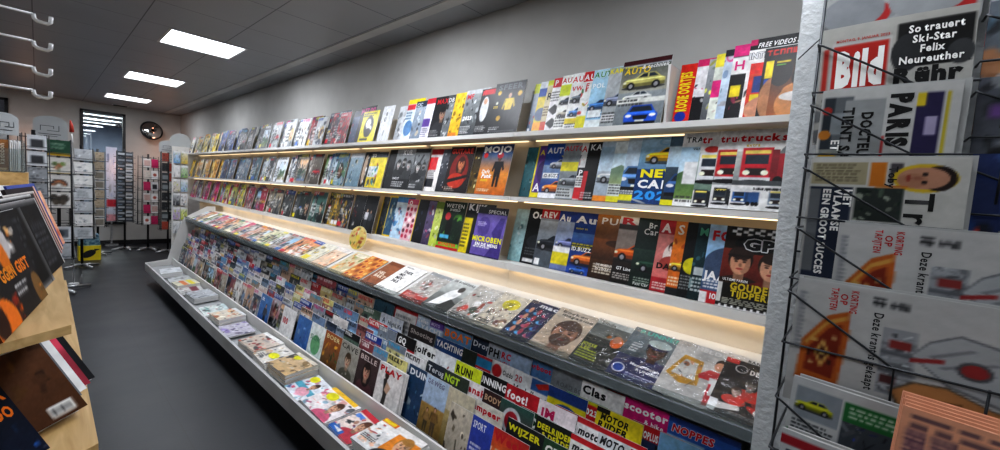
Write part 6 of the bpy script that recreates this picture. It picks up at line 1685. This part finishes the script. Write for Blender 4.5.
# ---------------------------------------------------------------- leaflet holder and papers behind the books
HX0, HZ = on_y(-14, 171, 3.05)
HX1 = on_y(25, 171, 3.05)[0]
HZ = on_y(10, 172, 3.05)[1]
HT = on_y(10, 139, 3.05)[1] - HZ
under(MB().box(HX0 - .06, 2.97, 1.2, HX1 + .01, 3.25, HZ).build('riser', M['wood']), bu)
zb = HZ + .0015
lh = empty('leaflet_holder', (HX0, 3.05, zb), 'clear acrylic leaflet holder with brown and white booklets at left edge', 'holder')
under(MB().box(HX0, 3.0, zb, HX1, 3.003, zb + HT * .7).box(HX0, 3.14, zb, HX1, 3.143, zb + HT).box(HX0, 3.003, zb, HX1, 3.14, zb + .003).box(HX0, 3.003, zb, HX0 + .003, 3.14, zb + HT * .9).box(HX1 - .003, 3.003, zb, HX1, 3.14, zb + HT * .9).build('acrylic_box', M['clear']), lh)


def small_print(name, o, u, v, W, H, T, art, texts, label, cat, group=None, res=(16, 20), m='print'):
    img = paint(res[0], res[1], H / W, art, seed_of(label), .03)
    V, Q, Tt, C_ = sheet_geo(W, H, T, res[0], res[1], img, texts)
    ob = bpy.data.objects.new(name, raw_mesh(name, V, Q, Tt, C_, [M[m]]))
    COL.objects.link(ob)
    ob.matrix_world = frame(o, u, v)
    tag(ob, label, cat, group)
    return ob


XB = on_y(10.5, 160, 3.02)[0]
small_print('booklet', (HX0 + .006, 3.02, zb + .005), (1, 0, 0), (0, .1, 1), XB - HX0 - .012, HT * .93, .006, 'B 8a5a30 9a683a; R .2 .2 .8 .8 7a4c28; R .1 .05 .9 .1 e0c8a0', [tx('kadobon', .8, .2, .12, 'e8d8c0', rot=90, b=1)], 'brown booklet standing in the clear leaflet holder', 'booklet', 'booklets in the leaflet holder')
n_ = 5
for k in range(n_):
    small_print('booklet', (XB + .003 + (HX1 - XB - .014) / n_ * k, 3.01, zb + .005), (.03, 1, 0), (0, 0, 1), .115, HT * (.92 - .05 * (k % 2)), .004, 'B e8e8ea f0f0f2; R .0 .7 1 .74 c0c0c8', [], ['first', 'second', 'third', 'fourth', 'fifth'][k] + ' white booklet right of brown booklet in holder', 'booklet', 'booklets in the leaflet holder')
for k in range(3):
    small_print('leaflet', (on_y(21, 182, 2.88)[0] - .17 - .02 * k, 2.893 - .008 * k, 1.2015), (1, -.02 * (k - 1), 0), (0, .28, 1), .15, .245, .002, 'B e4e6e8 eef0f2; L .1 .2 .9 .8 a0a8b0 7', [], ['left', 'middle', 'front'][k] + ' white leaflet leaning on riser behind the books', 'leaflet', 'white leaflets on the wooden unit', (14, 18))


# ================================================================ card spinners and shop fittings at the far end
def spinner(cx, cy, z0, z1, rows, cols, cw, ch, cards, label, glabel, yaw=0.0, header=None, base_r=.24, colsides=1, pole_z=None):
    sp = empty('card_spinner', (cx, cy, 0), label, 'card spinner')
    under(MB().lathe([(.016, .02), (.016, (pole_z or z1) + .04)], cx, cy, 10).build('pole', M['black'], None, True), sp)
    feet = MB()
    for k in range(4):
        a = k * math.pi / 2 + .4 + yaw
        feet.tube([(cx, cy, .05), (cx + base_r * math.cos(a), cy + base_r * math.sin(a), .025)], .018, 8)
    under(feet.build('foot', M['steel'], None, True), sp)
    dz = (z1 - z0) / rows
    fw = cols * (cw + .012)
    c, s = math.cos(yaw), math.sin(yaw)
    L = lambda x, y, z: (cx + x * c - y * s, cy + x * s + y * c, z)
    depth = max(.10, fw / 2 + .014)
    i = 0
    for side in range(4):
        a = side * math.pi / 2
        ca, sa = math.cos(a), math.sin(a)
        Ls = lambda x, y, z: L(x * ca - y * sa, x * sa + y * ca, z)
        fr = MB()
        for x in (-fw / 2, fw / 2):
            fr.tube([Ls(x, -depth, z0 - .02), Ls(x, -depth + .01, z1)], .004, 5)
        for r in range(rows):
            z = z0 + r * dz
            fr.tube([Ls(-fw / 2, -depth, z - .004), Ls(-fw / 2, -depth - .03, z - .004), Ls(fw / 2, -depth - .03, z - .004), Ls(fw / 2, -depth, z - .004)], .003, 5)
            fr.tube([Ls(-fw / 2, -depth - .032, z + .03), Ls(fw / 2, -depth - .032, z + .03)], .0025, 5)
        fr.tube([Ls(0, 0, z1 - .03), Ls(0, -depth, z1 - .03)], .005, 5)
        fr.tube([Ls(0, 0, z0), Ls(0, -depth, z0)], .005, 5)
        under(fr.build('wire_panel', M['wire'], None, True), sp)
        if side not in ((0, 1) if colsides == 2 else (0,)):
            continue
        for r in range(rows):
            for q in range(cols):
                art, cl = cards(rows - 1 - r, q, side)
                if art is None:
                    continue
                x0 = -fw / 2 + .006 + q * (cw + .012)
                o = Ls(x0, -depth - .022, z0 + r * dz + .003)
                u = Vector(Ls(1, 0, 0)) - Vector(Ls(0, 0, 0))
                vv = Vector(Ls(0, .10, 1)) - Vector(Ls(0, 0, 0))
                rw = ['top row', 'second row', 'third row', 'fourth row', 'fifth row', 'sixth row', 'seventh row', 'eighth row', 'ninth row', 'tenth row', 'eleventh row', 'twelfth row'][rows - 1 - r]
                cl2 = ['first', 'second', 'third', 'fourth'][q] + ' column' if cols > 1 else ''
                small_print('greeting_card', o, u, vv, cw, min(ch, dz * .93), .002, art, [], ('%s, %s %s %s%s' % (cl, rw, cl2, glabel, ' turned side' if side else '')).replace('  ', ' '), 'card', 'cards in the ' + glabel.replace('of ', '').strip(), (14, 14))
                i += 1
    if header:
        hw, hh, dx = header
        prof = [(-hw / 2, 0), (hw / 2, 0), (hw / 2, hh * .7)] + [(hw / 2 * math.cos(t), hh * .7 + hh * .3 * math.sin(t)) for t in [math.pi * k / 10 for k in range(1, 10)]] + [(-hw / 2, hh * .7)]
        m = MB()
        n = len(prof)
        for dy in (-.003, .003):
            for x, z in prof:
                m.v.append(L(x + dx, -.02 + dy, z1 - .01 + z))
        m.f += [tuple(range(n)), tuple(reversed(range(n, 2 * n)))] + [(k, k + n, (k + 1) % n + n, (k + 1) % n) for k in range(n)]
        hb = under(m.build('header_board', M['frost']), sp)
        g = MB()
        for (x0, z0_, x1, z1_) in ((-.3, .55, .1, .57), (-.3, .35, -.28, .57), (.08, .45, .1, .57), (-.1, .35, .25, .37), (.23, .35, .25, .6), (-.35, .2, .3, .225), (-.2, .12, .2, .14)):
            a0, a1 = L(x0 * hw + dx, -.026, z1 - .01 + z0_ * hh), L(x1 * hw + dx, -.026, z1 - .01 + z1_ * hh)
            g.quad(a0, (a1[0], a1[1], a0[2]), a1, (a0[0], a0[1], a1[2]))
        under(g.build('line_drawing', M['wire']), sp)
    return sp


crng = random.Random(11)


def cpal(lst):
    def f(r, q, side):
        art, name = lst[(r * 3 + q * 2 + side * 5 + crng.randrange(2)) % len(lst)]
        return art, name
    return f


BUT = 'B f0eeea; E .3 .6 .2 .24 4a443c; E .7 .6 .2 .24 4a443c; E .36 .36 .13 .16 5a5044; E .64 .36 .13 .16 5a5044; R .47 .25 .53 .75 302820; R 0 0 1 .06 d8d4cc'
RAIN = 'B f0eeea; E .5 .35 .36 .36 4a3830; E .5 .35 .28 .28 c88058; E .5 .35 .2 .2 806048; E .5 .35 .11 .11 f0eeea; R 0 0 1 .34 f0eeea; L .2 .1 .8 .25 808080 2'
FLOW = 'B f0eee6; E .5 .5 .14 .14 c87858; E .35 .6 .12 .12 78905a; E .65 .6 .12 .12 90a860; E .42 .35 .12 .12 d8a888; R .48 .1 .52 .45 607848; R 0 0 1 .08 c8b060'
DKGR = 'B 1c5038 285c42; R 0 0 1 .2 d0a828; L .2 .4 .8 .8 a0c0a8 4'
GRYC = [('B b0b4b8 c8ccd0; N .1 .1 .9 .9 8 808890 606870 d8dce0', 'grey card'), ('B d8dce0; R .15 .3 .85 .8 687078; E .5 .55 .2 .2 404850', 'card with dark grey picture'), ('B c8ccd0; L .2 .2 .8 .8 70787c 4', 'pale card with fine lines')]
CARD1 = {0: (DKGR, 'dark green card with gold foot'), 1: (FLOW, 'white card with flowers'), 2: (RAIN, 'white card with brown rainbow'), 3: (BUT, 'white card with dark butterfly'), 4: (None, ''), 5: GRYC[1], 6: GRYC[0]}
# big spinner left of the aisle
spinner(.168, 7.30, .42, 1.85, 7, 1, .19, .185, lambda r, q, s: CARD1[r] if s == 0 else crng.choice(GRYC), 'grey wire card spinner with butterfly and flower cards', 'of butterfly card spinner', 0.0, (.28, .27, -.06), .3, 2)
sx = on_y(34, 170, 6.2)[0]
spinner(sx, 6.2, .9, 1.83, 6, 1, .13, .14, cpal([('B 8a8e92; N .1 .1 .9 .9 8 404448 c8ccd0', 'grey blister card'), ('B c8ccd0; R .2 .2 .8 .7 2a2c30', 'card with black item'), ('B 585c60; E .5 .5 .3 .3 d0d4d8', 'dark card with pale disc')]), 'small grey spinner with black and silver packs left of butterfly spinner', 'of small grey spinner', .2, None, .18, 1)
spinner(.44, 8.9, .46, 1.82, 7, 1, .20, .17, cpal(GRYC + [('B e4e4e2; N .2 .2 .8 .8 6 506068 889098', 'white card with grey drawing')]), 'wire card spinner with grey cards above yellow box', 'of grey card spinner', .1, None, .22, 2)
spinner(.70, 10.1, .52, 1.82, 8, 1, .14, .145, cpal([('B b8a890 c8b8a0; N .1 .1 .9 .9 6 887860 605040', 'tan card'), ('B d8d4cc; R .1 .2 .9 .8 8a8478', 'beige framed card'), ('B a8a49c; N .1 .1 .9 .9 6 686460 d0ccc4', 'grey beige card')]), 'narrow card spinner with tan cards in front of dark framed window', 'of tan card spinner', .05, None, .2, 1)
spinner(1.10, 10.55, .56, 1.88, 12, 2, .095, .09, cpal([('B 3a3e44; R .05 .3 .95 .7 888c92', 'dark glasses card'), ('B 202428; R .05 .35 .95 .75 a8acb0', 'black card with silver strip'), ('B c8ccd0; R .1 .3 .9 .6 404448', 'silver card with dark strip')]), 'dark spinner with many small rows right of window', 'of dark spinner', -.05, None, .2, 1)
spinner(1.42, 10.4, .52, 1.82, 6, 2, .105, .16, cpal([('B e8e6e4; R .1 .2 .9 .8 c8a8a0', 'white card with pink picture'), ('B f0eeec; E .5 .5 .25 .25 b05848', 'white card with red dot'), ('B b8285c c83468', 'crimson card'), ('B d8d0c8; N .1 .1 .9 .9 7 a06858 686058 e0c8b8', 'warm picture card'), ('B e4e4e6; R .2 .2 .8 .7 303034', 'white card with black square')]), 'white card spinner with red and white cards under round mirror', 'of white card spinner', .15, None, .2, 1)
spinner(1.66, 10.0, .46, 1.92, 8, 2, .095, .15, cpal([('B 22262a; N .1 .1 .9 .9 7 505860 888c90', 'charcoal card'), ('B a84838; N .1 .1 .9 .9 5 c87858 602820', 'rust card'), ('B 40484c; R .1 .2 .9 .7 90989c', 'slate card'), ('B c8ccc8; L .2 .2 .8 .8 606468 3', 'pale card')]), 'dark spinner with clear header beside end of magazine unit', 'of dark end spinner', -.1, (.28, .22, .0), .2, 1)
# yellow promotion box on the floor
x0, x1 = on_y(78.5, 250, 9.55)[0], on_y(101, 250, 9.55)[0]
yb = empty('promotion_box', ((x0 + x1) / 2, 9.7, 0), 'yellow cardboard box with blue top and black shape on the floor', 'box')
m = MB().box(x0, 9.55, .001, x1, 9.85, .24)
under(m.build('body', mat('yellow_card', 'e0c818', .5, build=noisy(9, 'dac214', 'e6d022'))), yb)
under(MB().prism([(x0, .24), (x1, .24), (x1 - .02, .42), (x0 + .02, .42)], 9.6, 9.83, 'Y').build('contents', mat('blue_packs', '4a7a98', .5, build=noisy(26, '2c5878', '88aab8'))), yb)
m = MB()
ang = [2 * math.pi * k / 14 for k in range(14)]
n = len(m.v)
m.v += [(x0 + .12 + .085 * math.cos(a), 9.547, .11 + .06 * math.sin(a) + .03 * math.cos(a)) for a in ang]
m.f.append(tuple(n + k for k in range(14)))
m.quad((x0 + .19, 9.547, .15), (x0 + .24, 9.547, .17), (x0 + .25, 9.547, .185), (x0 + .18, 9.547, .19))
under(m.build('emblem', M['black']), yb)
# convex mirror
x, z = on_y(152, 130.5, 11.2)
mr = empty('convex_mirror', (x, BACK_Y, z), 'round convex mirror with black rim high on the far wall', 'mirror')
m = MB()
prof = [(.0, -.075), (.05, -.072), (.1, -.06), (.14, -.042), (.17, -.015), (.175, .0)]
n0 = len(m.v)
sg = 28
R_ = Matrix.Rotation(math.radians(-14), 3, 'X') @ Matrix.Rotation(math.radians(12), 3, 'Z')
Cc = Vector((x, 11.24, z))
for r, d in prof[1:]:
    for k in range(sg):
        a = 2 * math.pi * k / sg
        m.v.append(tuple(Cc + R_ @ Vector((r * math.cos(a), d, r * math.sin(a)))))
for i in range(len(prof) - 2):
    for k in range(sg):
        k2 = (k + 1) % sg
        m.f.append((i * sg + k, i * sg + k2, (i + 1) * sg + k2, (i + 1) * sg + k))
m.f.append(tuple(range(sg)))
under(m.build('mirror_face', M['mirror'], None, True), mr)
m = MB()
m.tube([tuple(Cc + R_ @ Vector((.182 * math.cos(2 * math.pi * k / 32), 0.0, .182 * math.sin(2 * math.pi * k / 32)))) for k in range(33)], .014, 8)
under(m.build('rim', M['black'], None, True), mr)
under(MB().tube([tuple(Cc + Vector((0, .0, 0))), (x, BACK_Y - .002, z + .02)], .02, 8).build('bracket', M['black'], None, True), mr)
# bright vertical poster beside the window
x0, x1 = on_y(106, 180, 11.3)[0], on_y(117, 180, 11.3)[0]
z1_, z0_ = on_y(110, 147, 11.3)[1], on_y(110, 221, 11.3)[1]
pb = empty('banner_stand', ((x0 + x1) / 2, 11.32, 0), 'tall bluish white banner on stand between spinners at far window', 'banner')
img = paint(14, 50, 4.0, 'B e0e4f0 d4dcf0; R 0 0 1 .1 e8a8b0; R .1 .2 .9 .3 d03848; N .1 .35 .9 .9 8 b8c4e8 f0f2f8 98a8d8', 9)
V, Q, Tt, C_ = sheet_geo(x1 - x0, z1_ - z0_, .004, 14, 50, img)
po = bpy.data.objects.new('banner_sheet', raw_mesh('banner_sheet', V, Q, Tt, C_, [M['print']]))
COL.objects.link(po)
po.matrix_world = frame((x0, 11.30, z0_), (1, 0, 0), (0, 0, 1))
under(po, pb)
under(MB().box((x0 + x1) / 2 - .012, 11.306, .03, (x0 + x1) / 2 + .012, 11.326, z1_).build('pole', M['steel']), pb)
under(MB().box(x0 - .02, 11.2, 0.0, x1 + .02, 11.37, .03).build('base', M['steel']), pb)
# clear header boards near the left edge
for k, (px0, px1, pyt, pyb, Y, lb) in enumerate(((-14, 19, 110, 136, 5.6, 'frosted rounded header board at left picture edge'),)):
    xa, zt = on_y(px0, pyt, Y)
    xb, zb_ = on_y(px1, pyb, Y)
    w_ = empty('header_stand', ((xa + xb) / 2, Y, 0), lb, 'display stand')
    hw, hh = xb - xa, zt - zb_
    prof = [(xa, zb_), (xb, zb_), (xb, zb_ + hh * .7)] + [((xa + xb) / 2 + hw / 2 * math.cos(math.pi * q / 10), zb_ + hh * .7 + hh * .3 * math.sin(math.pi * q / 10)) for q in range(1, 10)] + [(xa, zb_ + hh * .7)]
    under(MB().prism(prof, Y, Y + .006, 'Y').build('header_board', M['frost']), w_)
    under(MB().box((xa + xb) / 2 - .02, Y + .006, 0, (xa + xb) / 2 + .02, Y + .03, zb_ + hh * .5).build('post', M['steel']), w_)
    g = MB()
    for (x0, z0, x1, z1) in ((.4, .55, .7, .58), (.4, .35, .42, .57), (.68, .4, .7, .57), (.55, .35, .85, .38), (.83, .35, .85, .6), (.35, .2, .8, .23)):
        g.quad((xa + x0 * hw, Y - .002, zb_ + z0 * hh), (xa + x1 * hw, Y - .002, zb_ + z0 * hh), (xa + x1 * hw, Y - .002, zb_ + z1 * hh), (xa + x0 * hw, Y - .002, zb_ + z1 * hh))
    under(g.build('line_drawing', M['wire']), w_)
    under(MB().box((xa + xb) / 2 - .2, Y - .15, 0, (xa + xb) / 2 + .2, Y + .2, .03).build('base', M['steel']), w_)
# packed toys and bags hanging at the end of the magazine unit
HY = 8.7
hx0, hx1 = on_y(172.5, 180, HY)[0], on_y(189, 180, HY)[0]
gr = empty('hanging_display', ((hx0 + hx1) / 2, HY, 0), 'white end display with hanging clear bags beside the shelves', 'display unit')
under(MB().box(hx0, HY + .04, .0, hx1, HY + .07, 1.98).build('panel', M['white']), gr)
hb = MB()
cols_ = ['78a8d8', 'c8d840', 'e8e8e8', 'a8c8e8', '88b868', 'd8b848', '5878c8', 'd0d4d8', 'b8a0d0', '303438', 'c8c0b0', 'e0e0dc']
k = 0
pw = (hx1 - hx0 - .02) / 2
for r in range(6):
    for q in range(2):
        x, z = hx0 + .01 + q * pw, 1.70 - r * .235
        under(MB().tube([(x + pw / 2, HY + .04, z + .212), (x + pw / 2, HY - .03, z + .215)], .003, 5).build('peg', M['steel'], None, True), gr)
        c = cols_[(k * 5 + r) % len(cols_)]
        small_print('hanging_pack', (x, HY - .01, z), (1, 0, 0), (0, 0, 1), pw - .012, .205, .02, 'B %s e4e8ea; R 0 .84 1 1 f0f2f2; N .05 .05 .95 .8 14 %s %s f0f0f0 606870' % (c, c, cols_[(k * 3 + 1) % 12]), [], '%s pack, %s row and %s peg of the hanging end display' % (cname(c), ['top', 'second', 'third', 'fourth', 'fifth', 'sixth'][r], ['left', 'right'][q]), 'pack', 'packs hanging at the end display', (12, 16))
        k += 1
hm = (hx0 + hx1) / 2
hd = MB().prism([(hm - .14, 1.98), (hm + .14, 1.98), (hm + .14, 2.08)] + [(hm + .14 * math.cos(math.pi * q / 10), 2.08 + .12 * math.sin(math.pi * q / 10)) for q in range(1, 10)] + [(hm - .14, 2.08)], HY + .05, HY + .056, 'Y')
under(hd.build('header_board', M['frost']), gr)
# warm wall washers by the far wall
for (px, py) in ((124, 168), (163, 150), (27, 140)):
    x, z = on_y(px, py, 11.2)
    ld = bpy.data.lights.new('warm_wall_lamp', 'POINT')
    ld.energy = 1.5
    ld.color = lin(hx('ffb48a'))
    ld.shadow_soft_size = .08
    lo = bpy.data.objects.new('warm_wall_lamp', ld)
    COL.objects.link(lo)
    lo.location = (x, 11.1, z)

# oval patterned card standing at the back of the slanted ledge
ya, za = on_x(346.5, 250, 1.78)
yb_, zb_ = on_x(363, 250, 1.78)
W = ya - yb_
H = W * .74
img = paint(26, 22, .74, 'B d8c060 e8d088; N .08 .08 .92 .92 22 4a8a40 d85828 e8a030 306030 f0e8c0 c83828; E .5 .5 .1 .1 e8d048', 77)
V, Q, Tt, C_ = sheet_geo(W, H, .004, 26, 22, img)
a_, b_ = V[:, 0] / W * 2 - 1, V[:, 2] / H * 2 - 1
V[:, 0] = (a_ * np.sqrt(1 - b_ * b_ / 2) + 1) / 2 * W
V[:, 2] = (b_ * np.sqrt(1 - a_ * a_ / 2) + 1) / 2 * H
oc = bpy.data.objects.new('oval_card', raw_mesh('oval_card', V, Q, Tt, C_, [M['print']]))
COL.objects.link(oc)
oc.matrix_world = frame((1.78, ya, 1.004), U, (.25, 0, 1))
tag(oc, 'oval patterned card standing behind orange cookbook at back of slanted ledge', 'card')

# small red pennant on a thin stick at the butterfly spinner
px_, pz_ = on_y(72.5, 141, 7.6)
pn = empty('pennant', (px_, 7.6, 0), 'small red pointed pennant on white stick beside butterfly card spinner', 'pennant')
t_ = on_y(70, 120, 7.6)
under(MB().tube([(px_, 7.6, .03), (px_, 7.6, pz_), ((px_ + t_[0]) / 2, 7.6, (pz_ + t_[1]) / 2)], .006, 6).build('stick', M['hook'], None, True), pn)
under(MB().lathe([(.05, .0), (.05, .03)], px_, 7.6, 14).build('base', M['hook']), pn)
m = MB()
m.tube([((px_ + t_[0]) / 2 + .005, 7.6, (pz_ + t_[1]) / 2 - .02), (t_[0] + .01, 7.6, t_[1] - .05), (t_[0], 7.6, t_[1])], [.022, .016, .003], 8)
under(m.build('flag', mat('red_cloth', 'b8382c', .6, build=noisy(30, 'a83024', 'c44434')), None, True), pn)

# ================================================================ camera, light, look
cd = bpy.data.cameras.new('camera')
cd.sensor_width = 36.0
cd.sensor_fit = 'HORIZONTAL'
cd.lens = FPX * 36.0 / 1000.0
cd.clip_start = 0.02
cam = bpy.data.objects.new('camera', cd)
COL.objects.link(cam)
cam.matrix_world = Matrix(((CR[0], -CD[0], -CF[0], 0), (CR[1], -CD[1], -CF[1], 0), (CR[2], -CD[2], -CF[2], EYE), (0, 0, 0, 1)))
SC.camera = cam
w = bpy.data.worlds.new('world')
w.use_nodes = True
w.node_tree.nodes['Background'].inputs[0].default_value = hl('c8d0dc')
w.node_tree.nodes['Background'].inputs[1].default_value = 0.15
SC.world = w
SC.view_settings.view_transform = 'Standard'
SC.view_settings.look = 'Medium High Contrast'
SC.view_settings.exposure = 0.0
SC.view_settings.gamma = 1.0
SC.cycles.use_denoising = True
SC.cycles.max_bounces = 6
SC.cycles.diffuse_bounces = 3
SC.cycles.glossy_bounces = 3
SC.cycles.transparent_max_bounces = 12
SC.cycles.sample_clamp_indirect = 6.0
